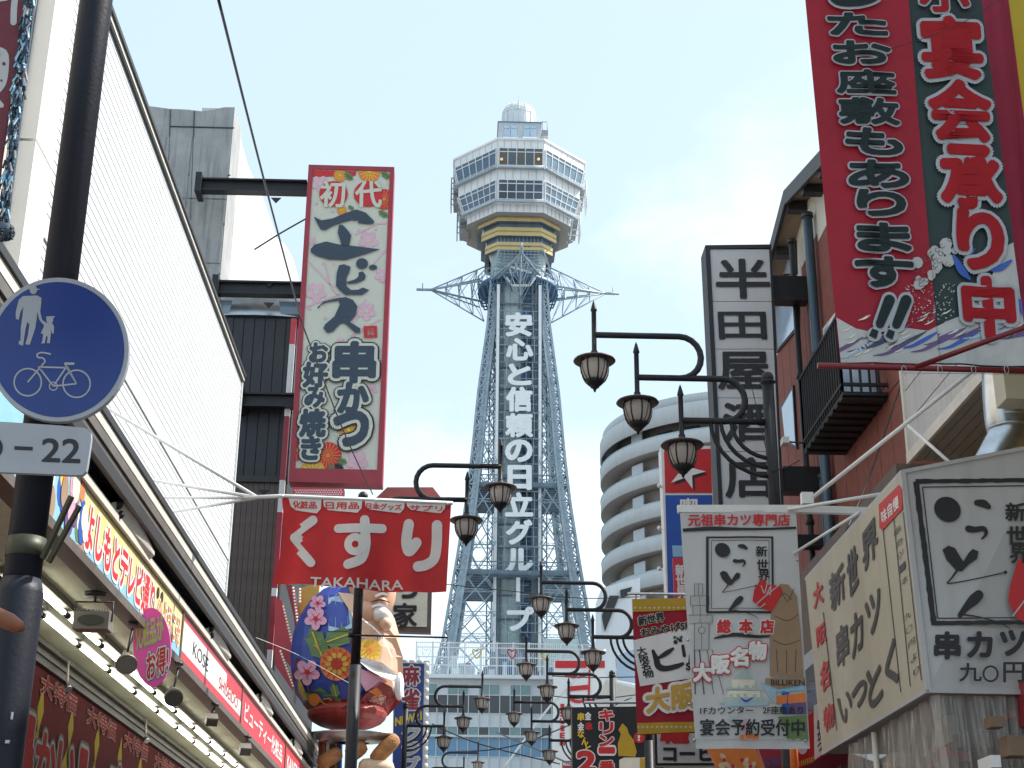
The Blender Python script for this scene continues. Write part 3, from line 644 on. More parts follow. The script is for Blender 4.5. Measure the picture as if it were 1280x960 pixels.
bx((-9, 4, 0), (-4.64, 13.28, 15), 'beige_tile').build('wall', bt)
pieces('tile_panel', bt, 'beige_tile', [((-4.64, 10+.55*i+.01, 5+.9*j+.01), (-4.6, 10+.55*(i+1)-.01, 5+.9*(j+1)-.01)) for i in range(6) for j in range(9)])
# ---- shop awning and fascia
sh_ = thing('pharmacy_shopfront', 'pharmacy shopfront with a dark awning, printed fascia and lit ceiling under the white building', 'shopfront', (-3.1, 10, 0))
YA, YZ = 8.0, 32.5
def ra(z): return 1.6+(z-1.6)*1.0643
aw = MB('black_metal').slab([(-4.5, YA, 6.1), (-4.5, YA, 6.25), (-3.0, YA, ra(5.5)), (-3.0, YA, ra(5.4))], V((0, YZ-YA, 0)))
aw.box((-3.16, YA, 5.44), (-3.02, YZ, 5.5)).box((-3.2, YA, 5.26), (-3.16, YZ, 5.5)); aw.build('awning', sh_)
for m, z0, z1, x in (('dark_trim', 5.49, 5.55, -2.95), ('cream_trim', 5.4, 5.487, -2.97), ('dark_trim', 5.383, 5.398, -2.98), ('brown_trim', 5.3, 5.38, -2.965), ('brown_trim', 5.24, 5.297, -2.985), ('dark_trim', 5.13, 5.237, -2.97)):
    bx((-3.02, YA, ra(z0)), (x, YZ, ra(z1)), m).build('edge_trim', sh_)
for y in (12.9, 18.1, 22.8, 27.6):   # triangular gusset plates
    g = MB('cream_trim'); g.slab([(-3.08, y-.35, 5.3), (-3.02, y+.0, 5.44), (-3.02, y+1.3, 5.3), (-3.08, y+1.3, 5.24)], V((0, 0, -.04))); g.m('black_metal').sphere((-3.06, y-.2, 5.33), .05, 8, 6).sphere((-3.06, y-.08, 5.27), .04, 8, 6); g.build('bracket', sh_)
FX = XF(-3.1)
def wq(x, y0, y1, z0, z1): return [V((x, y0, z1)), V((x, y1, z1)), V((x, y1, z0)), V((x, y0, z0))]
zf0, zf1 = 4.66, 5.18
bx((-3.22, YA, 5.19), (-3.06, YZ, 5.26), 'cream_trim').build('fascia_trim', sh_); bx((-3.22, YA, 4.57), (-3.06, YZ, 4.65), 'brown_trim').build('fascia_trim', sh_)
fas = [(YA, 16.3, 'print_cream'), (16.36, 21.1, 'print_white'), (21.16, 26.7, 'print_red'), (26.76, 31.8, 'print_red')]
M('fascia_yellow', (.75, .62, .28), .4); M('shop_red', (.6, .05, .07), .4, var=.06)
for i, (y0, y1, m) in enumerate(fas):
    fp = bx((-3.18, y0, zf0), (-3.1, y1, zf1), 'fascia_yellow' if i == 0 else ('print_white' if i == 1 else 'shop_red')).build('fascia_panel', sh_)
    bx((-3.2, y1, zf0), (-3.085, y1+.06, zf1), 'brown_trim').build('fascia_divider', sh_)
    a = MB('ink')
    def rect(m, ya, yb, za, zb, l=1): a.m(m); a.poly([p+V((FX.e*l, 0, 0)) for p in wq(-3.1, ya, yb, za, zb)])
    if i == 0:
        rect('print_sky', y0, y1, zf0, zf0+.13); 
        rect('print_sky', 8, 11.75, zf0, zf1, 1.5)
        rnd = random.Random(3)
        for k in range(34):     # crowd of little cartoon-free colour patches at the near end
            yy = 10.3+rnd.random()*1.55; zz_ = zf0+.08+rnd.random()*.38; a.m(rnd.choice(['print_tan', 'print_orange', 'print_green', 'print_blue', 'print_pink', 'print_purple', 'print_cream', 'print_yellow']))
            r = .05+rnd.random()*.07; a.poly([V((-3.1+FX.e*(2+k*.1), yy+cos(t)*r, zz_+sin(t)*r*1.2)) for t in [2*pi*q/10 for q in range(10)]])
        text(a, FX, 'よしもとテレビ通り', wq(-3.1, 11.85, 14.75, zf0+.06, zf1-.08), 3, .04, ('print_white', .11), ink='print_red', world=True)
        a.m('print_pink'); text(a, FX, 'へようこそ', wq(-3.1, 14.95, 16.2, zf0+.12, zf1-.12), 3, .04, ('print_white', .1), ink='print_orange', world=True)
        for k, yy in enumerate((14.9, 15.1)): a.m('ink'); a.poly([V((-3.1+FX.e*(3+k), yy+cos(t)*.06, zf1-.12+sin(t)*.06)) for t in [2*pi*q/10 for q in range(10)]])
    elif i == 1:
        rect('shop_red', y0, y1, zf0, zf0+.12); rect('shop_red', y0, y1, zf1-.07, zf1); rect('shop_red', 19.7, y1, zf1-.2, zf1, 1.5)
        text(a, FX, 'KOSE', wq(-3.1, 17.1, 18.2, 4.86, 5.02), 2, .0, ink='grey_ink', world=True); text(a, FX, 'SHISEIDO', wq(-3.1, 19.1, 20.8, 4.83, 4.98), 2, .0, ink='print_red', world=True)
    elif i == 2:
        text(a, FX, 'ビューティー化粧品', wq(-3.1, 21.5, 26.3, 4.78, 5.06), 2, .02, ink='print_white', world=True)
    else: text(a, FX, 'KANEBO  コスメ', wq(-3.1, 27.1, 31.2, 4.78, 5.06), 2, .02, ink='print_white', world=True)
    a.build('print', fp)
# ceiling
M('ceiling_panel', (.7, .73, .53), .6, var=.1, vs=1.5, streak=.2); M('tube_light', (1, 1, .86), .3, emit=4.5); M('housing', (.2, .19, .16), .5)
zc_ = 4.58
bx((-4.3, YA, zc_+.02), (-3.16, YZ, zc_+.08), 'dark_trim').build('ceiling_back', sh_)
pieces('ceiling_panel', sh_, 'ceiling_panel', [((x0+.006, y+.006, zc_), (x1-.006, y+1.5-.006, zc_+.018)) for x0, x1 in ((-4.28, -3.72), (-3.72, -3.17)) for y in [YA+1.5*k for k in range(16)]])
for k in range(14):
    y0 = 12.0+k*1.36
    for j, x in enumerate((-3.78, -3.56)):
        if j and k == 0: y0 += .0
        MB('housing').box((x-.05, y0-.03, zc_-.06), (x+.05, y0+1.3, zc_-.002)).build('light_housing', sh_)
        tb = MB('tube_light').tube([(x, y0+.03, zc_-.1), (x, y0+1.22, zc_-.1)], .022, 8); tb.m('dark_trim').tube([(x, y0-.04, zc_-.1), (x, y0+.03, zc_-.1)], .026, 8).tube([(x, y0+1.22, zc_-.1), (x, y0+1.28, zc_-.1)], .026, 8); tb.build('light_tube', sh_)
cr = MB('brown_trim')
for z, x in ((4.52, -4.14), (4.44, -4.17)): cr.box((-4.25, YA, z-.02), (x, YZ, z+.02))
cr.m('dark_trim').box((-4.25, YA, 4.35), (-4.2, YZ, zc_)); cr.build('cornice', sh_)
# inner wall banner
M('dim_white', (.28, .28, .26), .8, spec=.15); M('dim_red', (.26, .015, .015), .8, spec=.15); M('shop_banner', (.1, .005, .007), .8, var=.25, spec=.15); M('banner_yellow', (.36, .27, .03), .8, spec=.15)  # banner tones darkened so the colour carries the shade under the awning
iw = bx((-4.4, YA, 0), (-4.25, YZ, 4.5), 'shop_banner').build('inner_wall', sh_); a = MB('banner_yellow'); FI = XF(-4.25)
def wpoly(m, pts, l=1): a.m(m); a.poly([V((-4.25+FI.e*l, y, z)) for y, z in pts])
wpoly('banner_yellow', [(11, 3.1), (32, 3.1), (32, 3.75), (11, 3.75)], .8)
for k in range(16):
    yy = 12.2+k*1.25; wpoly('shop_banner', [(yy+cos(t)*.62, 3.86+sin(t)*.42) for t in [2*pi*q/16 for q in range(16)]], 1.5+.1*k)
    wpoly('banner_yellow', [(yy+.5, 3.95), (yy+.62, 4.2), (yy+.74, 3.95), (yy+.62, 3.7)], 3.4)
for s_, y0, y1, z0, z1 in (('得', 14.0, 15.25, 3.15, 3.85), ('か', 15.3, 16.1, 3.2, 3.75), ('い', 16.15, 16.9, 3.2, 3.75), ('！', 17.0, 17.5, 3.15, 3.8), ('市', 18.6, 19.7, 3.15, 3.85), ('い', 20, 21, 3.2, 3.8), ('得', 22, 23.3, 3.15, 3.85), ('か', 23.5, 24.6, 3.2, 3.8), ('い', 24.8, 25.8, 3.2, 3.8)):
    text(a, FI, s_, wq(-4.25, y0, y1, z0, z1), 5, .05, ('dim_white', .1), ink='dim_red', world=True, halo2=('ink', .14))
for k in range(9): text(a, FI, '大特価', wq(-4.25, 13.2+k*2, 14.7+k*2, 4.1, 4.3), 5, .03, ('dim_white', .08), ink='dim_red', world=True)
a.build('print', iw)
# ceiling-hung lamps
M('lamp_body', (.23, .21, .18), .5, metal=.3, var=.2); M('lens', (.1, .1, .09), .12, spec=.8)
fl = thing('floodlight', 'boxy grey floodlight on a bracket under the shop ceiling, nearest of the hung lights', 'light', (-3.2, 12.75, 4.57))
c = PY(116, 777, 12.75); m_ = MB('lamp_body').slab([c+V((-.14, -.06, -.07)), c+V((.14, -.06, -.08)), c+V((.14, .1, .05)), c+V((-.14, .1, .06))], V((0, -.02, .1)))
m_ = MB('lamp_body').box(c+V((-.15, -.07, -.075)), c+V((.15, .1, .075)))
for k in range(12): m_.box(c+V((-.14+k*.024, -.05, .075)), c+V((-.13+k*.024, .09, .1)))
m_.build('body', fl); MB('lens').slab([c+V((x, -.072, z)) for x, z in [(cos(t)*.115, sin(t)*.045) for t in [2*pi*q/16 for q in range(16)]]], V((0, -.01, 0))).build('lens', fl)
MB('dark_iron').tube([c+V((-.16, 0, 0)), c+V((-.16, 0, .17)), c+V((.16, 0, .17)), c+V((.16, 0, 0))], .008, 6).tube([c+V((0, 0, .17)), c+V((0, 0, .27))], .012, 6).lathe(c, [(0, .22), (.1, .22), (.1, .25), (0, .25)], 12).build('bracket', fl)
def spot(px, py, Y, lb, s=1., box=False):
    c = PY(px, py, Y); t = thing('spotlight', lb, 'light', c, 'spotlights hung under the shop ceiling'); d = V((.25, -.75, -.62)).normalized(); r_ = d.cross(V((0, 0, 1))).normalized(); u_ = r_.cross(d)
    if box:
        q = [c+r_*x*s+u_*y*s for x, y in ((-.07, -.055), (.07, -.055), (.07, .055), (-.07, .055))]
        MB('lamp_body').slab(q, -d*.12*s).build('body', t); MB('lens').slab([c+r_*x*s*.85+u_*y*s*.85+d*.004 for x, y in ((-.07, -.055), (.07, -.055), (.07, .055), (-.07, .055))], d*.006).build('lens', t)
    else:
        b = MB('lamp_body'); b.tube([c+d*.03*s, c, c-d*.06*s, c-d*.13*s, c-d*.2*s], [.1*s, .098*s, .07*s, .045*s, .03*s], 16); b.build('body', t)
        MB('lens').tube([c+d*.031*s, c+d*.038*s], .088*s, 16).build('lens', t)
    h = MB('dark_iron'); top = V((c.x, c.y+.12, 4.57)); h.tube([c-d*.1*s, top-V((0, 0, .06))], .012, 6).tube([top-V((0, 0, .03)), top], .05, 10).tube([c-d*.2*s, c-d*.2*s+V((.05, 0, .12)), top-V((0, 0, .05))], .006, 5); h.build('arm', t)
spot(158, 829, 13.9, 'dark cone spotlight hanging just left of the pink oval sign'); spot(217, 871, 15.9, 'dark cone spotlight hanging just right of the pink oval sign')
spot(265, 903, 18.6, 'small box spotlight under the ceiling below the white fascia panel', 1., True); spot(307, 940, 21.4, 'farthest small box spotlight, at the lower edge under the red fascia', 1.1, True)
for k, (px, py, Y) in enumerate(((84, 856, 15.3), (182, 922, 20.4))):
    c = PX(px, py, -4.1); g = MB('cream_trim'); g.tube([c, c+V((-.02, .02, .24))], .012, 5); g.m('steel').tube([c+V((.03, -.03, -.05)), c], [.04, .025], 8)
    g.top('wall_spotlight', ('small silver spotlight above the red and yellow banner, nearer one', 'small silver spotlight above the red and yellow banner, farther one')[k], 'light')
# pink oval sign
FO = YF(14.3); ov = thing('oval_sign', 'pink oval hanging sign with yellow and red lettering under the fascia', 'sign', FO.at(190, 808)); M('hot_pink', (.92, .14, .45), .7, var=.05, spec=.15)
MB('hot_pink').slab([FO.at(x, y) for x, y in ell_pts(190, 809, 23.5, 49.5, 36, -.03)], V((0, .03, 0))).build('board', ov)
a = MB('print_white'); rp_ = ell_pts(190, 809, 23.5, 49.5, 36, -.03)+[ell_pts(190, 809, 23.5, 49.5, 36, -.03)[0]]; 
text(a, FO, '化粧品が', [(170, 779), (203, 768), (205, 800), (170, 812)], 1, .015, ('print_sky', .05), ink='print_yellow'); text(a, FO, 'お得!', [(183, 816), (211, 806), (210, 840), (184, 852)], 1, .03, ('print_white', .085), ink='print_red', halo2=('print_blue', .11)); a.build('print', ov)
MB('steel').tube([FO.at(192, 761), FO.at(192, 745)], .004, 4).build('hanger', ov)
# ---- near pole with the round shared-path sign
M('pole_paint', (.014, .016, .026), .5, spec=.25, var=.2, vs=4, bump=.1, bs=50); M('sign_blue', (.009, .036, .2), .35, var=.12, vs=3); M('sign_grey', (.33, .35, .39), .4, var=.08, vs=6); M('olive', (.05, .055, .035), .5, metal=.3, var=.2)
pl_ = thing('sign_pole', 'thick dark pole carrying the round blue path sign', 'pole', (-1.8, 6, 0))
MB('pole_paint').tube([(-1.8, 6, 3.02), (-1.8, 6, 9)], .075, 24).build('pole', pl_); MB('pole_paint').tube([(-1.8, 6, 0), (-1.8, 6, 2.98), (-1.8, 6, 3.04)], [.093, .093, .078], 24).build('lower_sleeve', pl_)
MB('olive').tube([(-1.8, 6, 3.13), (-1.8, 6, 3.21)], .079, 24).build('clamp', pl_)
FB = YF(5.9)
for a_, b_, w_ in (((49, 694), (91, 622), .017), ((57, 699), (101, 634), .014)):
    p, q = FB.at(*a_), FB.at(*b_); MB('olive').beam(p+V((0, .05, 0)), q+V((0, -.02, 0)), w_, .02).build('bracket_arm', pl_)
st = MB('print_grey'); FP = YF(5.9); 
for x, y, w_, h in ((14, 890, 2, 9), (7, 925, 5, 4)): st.slab([FP.at(x, y), FP.at(x+w_, y), FP.at(x+w_-1, y+h), FP.at(x-1, y+h)], V((0, .01, 0)))
st.build('sticker', pl_)
rsn = thing('round_path_sign', 'round blue sign with grey walking pair and bicycle symbols', 'traffic sign', (-1.8, 5.85, 4))
FS = Face(PY(73, 437, 5.82), (-.05, -1, -.06))
MB('sign_grey').slab([FS.at(x, y) for x, y in ell_pts(72.5, 437, 88.5, 90, 56)], V((0, .03, 0))).build('plate', rsn)
a = MB('sign_blue'); disc(a, FS, 72.5, 437, 83, 84.5, 1, n=56); a.m('sign_grey')  # white rim and symbols drawn in grey, their shade put into the colour
Z = ZT(0, 240, 4)
disc(a, FS, *Z([(168, 490)])[0], 4.6, 5.6, 2); stroke(a, FS, Z([(146, 488), (198, 488)]), 1.4, 2.2, rnd=False)
shape(a, FS, Z([(150, 520), (185, 518), (208, 530), (207, 560), (202, 600), (213, 645), (208, 655), (198, 640), (188, 600), (184, 640), (178, 680), (165, 720), (150, 765), (128, 762), (140, 720), (148, 665), (138, 650), (128, 690), (122, 730), (116, 770), (95, 762), (96, 745), (104, 745), (105, 680), (112, 630), (118, 575), (104, 600), (95, 640), (80, 635), (80, 600), (95, 540), (115, 522)]), 2)
disc(a, FS, *Z([(250, 640)])[0], 4.4, 4.6, 2); stroke(a, FS, Z([(232, 628), (274, 626)]), 2.2, 2.3, rnd=False)
shape(a, FS, Z([(235, 656), (262, 656), (272, 675), (270, 708), (262, 710), (258, 690), (255, 720), (250, 758), (236, 756), (240, 725), (232, 722), (225, 758), (206, 758), (213, 748), (217, 712), (205, 708), (222, 670), (210, 655), (205, 645), (210, 640)]), 2.4)
def cir(cx, cy, r, w_): stroke(a, FS, [(cx+cos(t)*r, cy+sin(t)*r*1.0) for t in [2*pi*q/24 for q in range(25)]], w_, 2, k=2, rnd=False)
cir(35, 478, 17, 1.9); cir(96, 480, 17, 1.9); cir(67, 483, 5, 1.4)
for pts in ([(35, 478), (57, 452)], [(48, 459), (83, 460)], [(51, 462), (67, 483)], [(67, 483), (84, 458)], [(84, 458), (96, 480)], [(82, 457), (96, 480)], [(67, 483), (96, 480)], [(82, 455), (91, 455)], [(57, 452), (54, 448), (48, 447), (47, 443), (53, 441), (64, 443)]): stroke(a, FS, pts, 2.0, 2.5, rnd=False)
stroke(a, FS, [(82, 455), (92, 455)], 3.2, 2.6)
a.build('print', rsn)
bk = MB('steel')
for y in (375, 500): bk.box(FS.at(25, y)+V((0, .035, -.012)), FS.at(100, y)+V((0, .05, .012)))
bk.build('bracket', rsn)
np_ = thing('number_plate_sign', 'grey rounded plate reading 22 fixed on the dark pole below the round sign', 'sign', (-1.85, 5.8, 3.5)); FN = YF(5.82)
q = [(-60, 525), (0, 527), (70, 531.5), (104, 534.5)]; rc = [(104, 534.5), (110, 536.5), (113.5, 541), (114, 548)]; r2 = [(109, 583), (107.5, 589), (103, 593.5), (96, 594)]
MB('sign_grey').slab([FN.at(*p) for p in q+rc[1:]+r2+[(60, 592.5), (0, 590), (-60, 588)]], V((0, .025, 0))).build('plate', np_)
a = MB('ink'); stroke(a, FN, [(18, 560), (41, 561)], 4.6, 1, rnd=False); text(a, FN, '22', [(53, 548), (101, 549), (100, 579), (52, 577)], 1, .02, ink='ink'); text(a, FN, '10', [(-38, 547), (4, 547), (3, 573), (-39, 572)], 1, .02, ink='ink'); a.build('print', np_)
M('orange_wood', (.2, .06, .022), .45, var=.25, vs=6); c = PY(16, 779, 5); MB('orange_wood').tube([PY(-70, 745, 5), PY(-10, 768, 5), PY(12, 777, 5), PY(24, 784, 5), PY(29, 788, 5)], [.032, .031, .029, .022, .008], 14).top('wooden_pole_end', 'rounded orange brown bar end poking in front of the dark pole', 'bar', loc=c)
# ---- hanging maroon banner at the upper left corner
M('maroon_cloth', (.15, .03, .045), .8, var=.15, bump=.2); M('denim_fringe', (.1, .17, .26), .95, var=.9, vs=90, bump=1., bs=120)
FQ = YF(5.0); hb = thing('hanging_banner', 'maroon cloth banner with pale letters and a ragged blue edge, upper left corner', 'banner', FQ.at(10, 100))
MB('maroon_cloth').slab([FQ.at(*p) for p in ((-90, -60), (38, -60), (31, 0), (2, 200), (-5, 270), (-120, 270))], V((0, .015, 0))).build('cloth', hb)
a = MB('print_grey'); stroke(a, FQ, [(22, -14), (18, 5), (17, 28)], 8, 1); stroke(a, FQ, [(-6, 66), (4, 70), (2, 100), (-6, 112)], 14, 1); stroke(a, FQ, [(-10, 118), (2, 132)], 6, 1); stroke(a, FQ, [(-12, 0), (8, -3)], 8, 1.); a.m('maroon_cloth'); disc(a, FQ, 5, 80, 2.2, lay=2); disc(a, FQ, 2, 101, 1.5, lay=2); a.build('lettering', hb)
fr_ = MB('denim_fringe'); rnd = random.Random(5)
for k in range(420):
    t = rnd.random(); x, y = 40-37*t+rnd.uniform(-6, 6), -20+300*t; p = FQ.at(x, y, 1+rnd.random()*12); q = p+V((rnd.uniform(-.012, .012), rnd.uniform(-.01, .01), -.035)); fr_.m(rnd.choice(['denim_fringe', 'print_sky', 'ink', 'denim_fringe', 'navy_ink', 'print_grey'])); fr_.beam(p, q, .006)
fr_.m('navy_ink').slab([FQ.at(*p) for p in ((35, -20), (46, -20), (9, 280), (-3, 280))], V((0, .02, 0))); fr_.build('fringe', hb, kind='stuff')
kb = MB('navy_ink').sphere(FQ.at(7, 290), .035, 14, 10); rnd = random.Random(2)
for k in range(60):
    d = V((rnd.gauss(0, 1), -abs(rnd.gauss(0, 1)), rnd.gauss(0, 1))).normalized()*.033; p = FQ.at(7, 290)+d; kb.m(rnd.choice(['ink', 'denim_fringe', 'ink'])); kb.beam(p, p+V((rnd.uniform(-.01, .01), -.004, -.012)), .005)
kb.build('knot', hb)
# ================================================================== concrete and dark buildings behind the white one
M('sunlit_concrete', (.6, .59, .57), .8, var=.1, vs=.6, bump=.3, bs=20, streak=.3); M('dark_cladding', (.022, .024, .03), .5, var=.3, vs=3); M('brown_boards', (.12, .09, .075), .6, var=.25, vs=4)
cb = thing('concrete_building', 'grey stained concrete building with a wavy top edge behind the white siding', 'building', (-5.9, 32, 0))
top = [PY(x, y, 32) for x, y in ((178, 132), (190, 133), (212, 136), (235, 137), (252, 139), (266, 137), (280, 134), (293, 134))]
top = [V((-12, 32, top[0].z+.3)), V((-10, 32, top[0].z))]+[V((p.x, 32, p.z)) for p in top[:-1]]+[V((-5.9, 32, top[-1].z))]
MB('concrete').slab(top+[V((-5.9, 32, 0)), V((-12, 32, 0))], V((0, 1.2, 0))).build('front_wall', cb)
side = [PX(x, y, -5.9) for x, y in ((297, 150), (303, 182), (310, 207), (318, 224), (326, 240), (334, 262), (340, 280), (346, 298), (356, 305), (366, 322), (374, 350))]
pts = [V((-5.9, 32.03, top[-1].z-.02))]+side+[V((-5.9, side[-1].y+1, 0)), V((-5.9, 32.03, 0))]
MB('sunlit_concrete').slab([p+V((-.002, 0, 0)) for p in pts], V((-.8, 0, 0))).build('side_wall', cb)  # paler copy of the front concrete, with sunlight put into its colour
pj = MB('dark_trim')
jn = []
for a, b in (((213, 158), (293, 160)), ((213, 137), (207, 330)), ((205, 218), (288, 219)), ((243, 139), (236, 330)), ((200, 278), (281, 280)), ((195, 341), (275, 342))):
    p, q = PY(*a, 31.99), PY(*b, 31.99); jn.append((p, q))
for p, q in jn: pj.beam(p, q, .018, .03)
pj.build('panel_joints', cb)
zz_ = [21.1, 20.3, 18.6, 16.9, 15.2, 13.5]
for z0, z1 in zip(zz_[1:], zz_):
    for x0, x1 in ((-7.45, -6.87), (-8.1, -7.5), (-6.84, -5.93)):
        if z1 > 21: continue
        bx((x0, 31.975, z0+.02), (x1, 32, z1-.02), 'concrete').build('concrete_panel', cb)
db = thing('dark_clad_building', 'black and brown clad building squeezed behind the end of the white siding', 'building', (-4, 31.6, 0))
zd0 = PY(300, 396, 31.6).z; zd1 = PY(300, 598, 31.6).z
bx((-9, 31.62, 0), (-3.98, 40, zd0), 'dark_cladding').build('wall', db)
pieces('dark_board', db, 'dark_cladding', [((-5.9+k*.24, 31.58, zd1+.05), (-5.9+k*.24+.22, 31.62, zd0-.03)) for k in range(8)])
pieces('brown_board', db, 'brown_boards', [((-5.9+k*.12, 31.575, 0), (-5.9+k*.12+.112, 31.62, zd1-.1)) for k in range(16)])
bx((-5.95, 31.5, zd1-.1), (-3.96, 31.62, zd1+.04), 'dark_trim').build('band', db); bx((-5.95, 31.5, PY(340, 510, 31.6).z-.12), (-3.96, 31.62, PY(340, 510, 31.6).z), 'dark_trim').build('band', db)
zc1 = PY(300, 373, 31.6).z; cn = MB('steel').lathe((-4.95, 31.9, 0), [(1.25, zd0), (1.22, zc1), (0, zc1+.02)], 20, sx=1.25, sy=.35); cn.m('glass_sky'); cn.box((-6.4, 31.5, zd0+.05), (-3.9, 31.8, zc1-.1)); cn.build('glass_canopy', db)
# Ebisu-style sign: tall panel on three beams
M('maroon_frame', (.33, .028, .045), .45, var=.12, vs=3); M('sign_cream', (.66, .66, .56), .5, var=.05, vs=1, streak=.08, thin=.12); M('blossom', (.68, .42, .5), .6)
FE = YF(31.0); ts = thing('tall_kushikatsu_sign', 'tall cream vertical sign with maroon frame, black brush lettering and painted flowers', 'sign', FE.at(425, 410))
Q0 = [(386, 207), (493, 210), (478, 606), (361, 603)]; QI = [(391.5, 212.5), (487.5, 215), (471.5, 588), (369.5, 586)]
MB('maroon_frame').slab([FE.at(*p) for p in Q0], V((0, .38, 0))).build('box', ts)
fr_ = MB('maroon_frame'); q0 = [FE.at(*p) for p in Q0]; q1 = [FE.at(*p) for p in QI]
for i in range(4): j = (i+1) % 4; fr_.slab([q0[i], q0[j], q1[j], q1[i]], V((0, -.05, 0)))
fr_.build('frame', ts)
fp = MB('sign_cream').slab([FE.at(*p) for p in QI], V((0, -.02, 0))).build('face', ts)
FE = YF(30.975); CLIP[0] = QI; a = MB('ink'); Z = ZT(370, 200, 4.36); Z2 = ZT(350, 400, 4.36)
a.m('print_red'); shape(a, FE, Z([(95, 55), (330, 62), (325, 85), (300, 92), (230, 90), (92, 92)]), .6)
a.m('blossom')
for pts in ([(75, 560), (200, 690)], [(160, 570), (190, 690), (240, 745)], [(325, 405), (380, 380), (440, 350), (490, 345)], [(60, 800), (150, 765), (240, 730)], [(400, 590), (500, 480)], [(300, 960), (460, 870)], [(330, 870), (380, 760)], [(310, 820), (320, 960)]): stroke(a, FE, Z([(x, y, 8) for x, y in pts]), lay=.8)
for x, y, r in ((395, 440, 52), (110, 722, 54), (385, 825, 50), (470, 628, 40), (130, 130, 45), (85, 440, 25)): flower(a, FE, *Z([(x, y)])[0], r/4.36, 'blossom', 'sign_cream', lay=1)
for x, y, r in ((420, 770, 60), (30, 300, 40), (330, 130, 30), (500, 380, 30), (40, 480, 40)): flower(a, FE, *Z2([(x, y)])[0], r/4.36, 'blossom', 'blossom', lay=1)
a.m('blossom')
for x, y, r in ((110, 235, 9), (200, 280, 8), (345, 385, 9), (435, 378, 8), (75, 810, 9), (160, 862, 9), (150, 565, 8), (205, 568, 8)): disc(a, FE, *Z([(x, y)])[0], r/4.36, lay=1)
mum(a, FE, *Z([(400, 62)])[0], 14, 'print_orange', 'print_yellow', 1.4); mum(a, FE, *Z([(480, 215)])[0], 13, 'print_red', 'print_orange', 1.2); mum(a, FE, *Z([(240, 85)])[0], 8, 'print_orange', 'print_yellow', 2); mum(a, FE, *Z([(250, 275)])[0], 6, 'print_orange', 'print_yellow', 1.2)
for x, y, r in ((285, 90, 30), (475, 295, 28), (490, 85, 28), (300, 262, 18)): leaf(a, FE, *Z([(x, y)])[0], r/4.36, .6, 2.2, 'print_green', 'ink')
for x in (205, 393):
    a.m('print_red'); disc(a, FE, *Z([(x, 187)])[0], 78/4.36, 70/4.36, 3, n=28)
text(a, FE, '初', [Z([p])[0] for p in ((135, 118), (270, 118), (265, 262), (132, 258))], 4.2, .025, ink='sign_cream'); text(a, FE, '代', [Z([p])[0] for p in ((325, 118), (470, 118), (466, 262), (322, 258))], 4.2, .025, ink='sign_cream')
a.m('navy_ink')
for pg in ([(97, 312), (140, 332), (200, 322), (270, 292), (330, 273), (380, 290), (425, 335), (425, 350), (400, 353), (335, 347), (345, 333), (300, 331), (260, 341), (200, 362), (160, 386), (135, 382)],
           [(235, 355), (255, 358), (282, 385), (302, 415), (288, 475), (252, 475), (228, 400)], [(80, 490), (100, 465), (165, 447), (230, 463), (300, 470), (460, 490), (380, 515), (270, 548), (180, 545), (110, 525), (83, 507)],
           [(235, 577), (262, 571), (298, 585), (292, 610), (275, 645), (275, 690), (300, 712), (340, 710), (365, 698), (400, 712), (360, 738), (270, 738), (240, 715), (218, 690), (222, 620)], [(275, 668), (320, 655), (340, 640), (343, 615), (365, 610), (380, 632), (375, 655), (330, 674), (290, 679)],
           [(115, 808), (150, 775), (210, 758), (270, 750), (310, 765), (335, 800), (325, 850), (292, 885), (350, 920), (350, 945), (325, 945), (262, 890), (240, 895), (200, 940), (170, 945), (150, 920), (158, 900), (210, 855), (240, 790), (232, 770), (170, 780), (135, 795), (125, 812)]):
    shape(a, FE, Z(pg), 5)
disc(a, FE, *Z([(360, 568)])[0], 7.5, 6.8, 5); disc(a, FE, *Z([(420, 588)])[0], 5.2, 3.3, 5)
a.m('print_red'); frame(a, FE, [Z2([p])[0] for p in ((455, 36), (528, 34), (530, 98), (458, 100))], .06, 5); text(a, FE, '新世界', [Z2([p])[0] for p in ((462, 44), (522, 42), (524, 90), (464, 92))], 5, .02, ink='print_red')
mum(a, FE, *Z2([(178, 830)])[0], 16, 'print_gold', 'print_yellow', 2.5, 12); mum(a, FE, *Z2([(262, 740)])[0], 17, 'print_red', 'print_orange', 2, 18); mum(a, FE, *Z2([(90, 710)])[0], 13, 'print_red', 'print_orange', 1.8, 16); mum(a, FE, *Z2([(375, 600)])[0], 12, 'print_orange', 'print_yellow', 2, 14)
a.m('print_red'); shape(a, FE, Z2([(190, 826), (520, 826), (518, 862), (186, 866)]), 1.8)
for x, y, r, m in ((85, 822, 24, 'print_green'), (338, 770, 26, 'print_green'), (320, 800, 26, 'ink'), (385, 848, 26, 'print_green'), (305, 856, 14, 'print_white'), (280, 805, 20, 'print_green')): leaf(a, FE, *Z2([(x, y)])[0], r/4.36, .3, 3.2, m, 'ink')
a.m('print_yellow'); disc(a, FE, *Z2([(178, 832)])[0], 3.2, lay=6)
q = [(293, 125), (545, 125), (505, 690), (300, 690)]
for ch, y0, y1, x0, x1 in (('串', 125, 345, 295, 525), ('か', 345, 510, 320, 485), ('つ', 505, 690, 300, 482)):
    text(a, FE, ch, [Z2([p])[0] for p in ((x0, y0), (x1, y0), (x1-6, y1), (x0-6, y1))], 6, .055, ('sign_cream', .12), ink='navy_ink', halo2=('ink', .155))
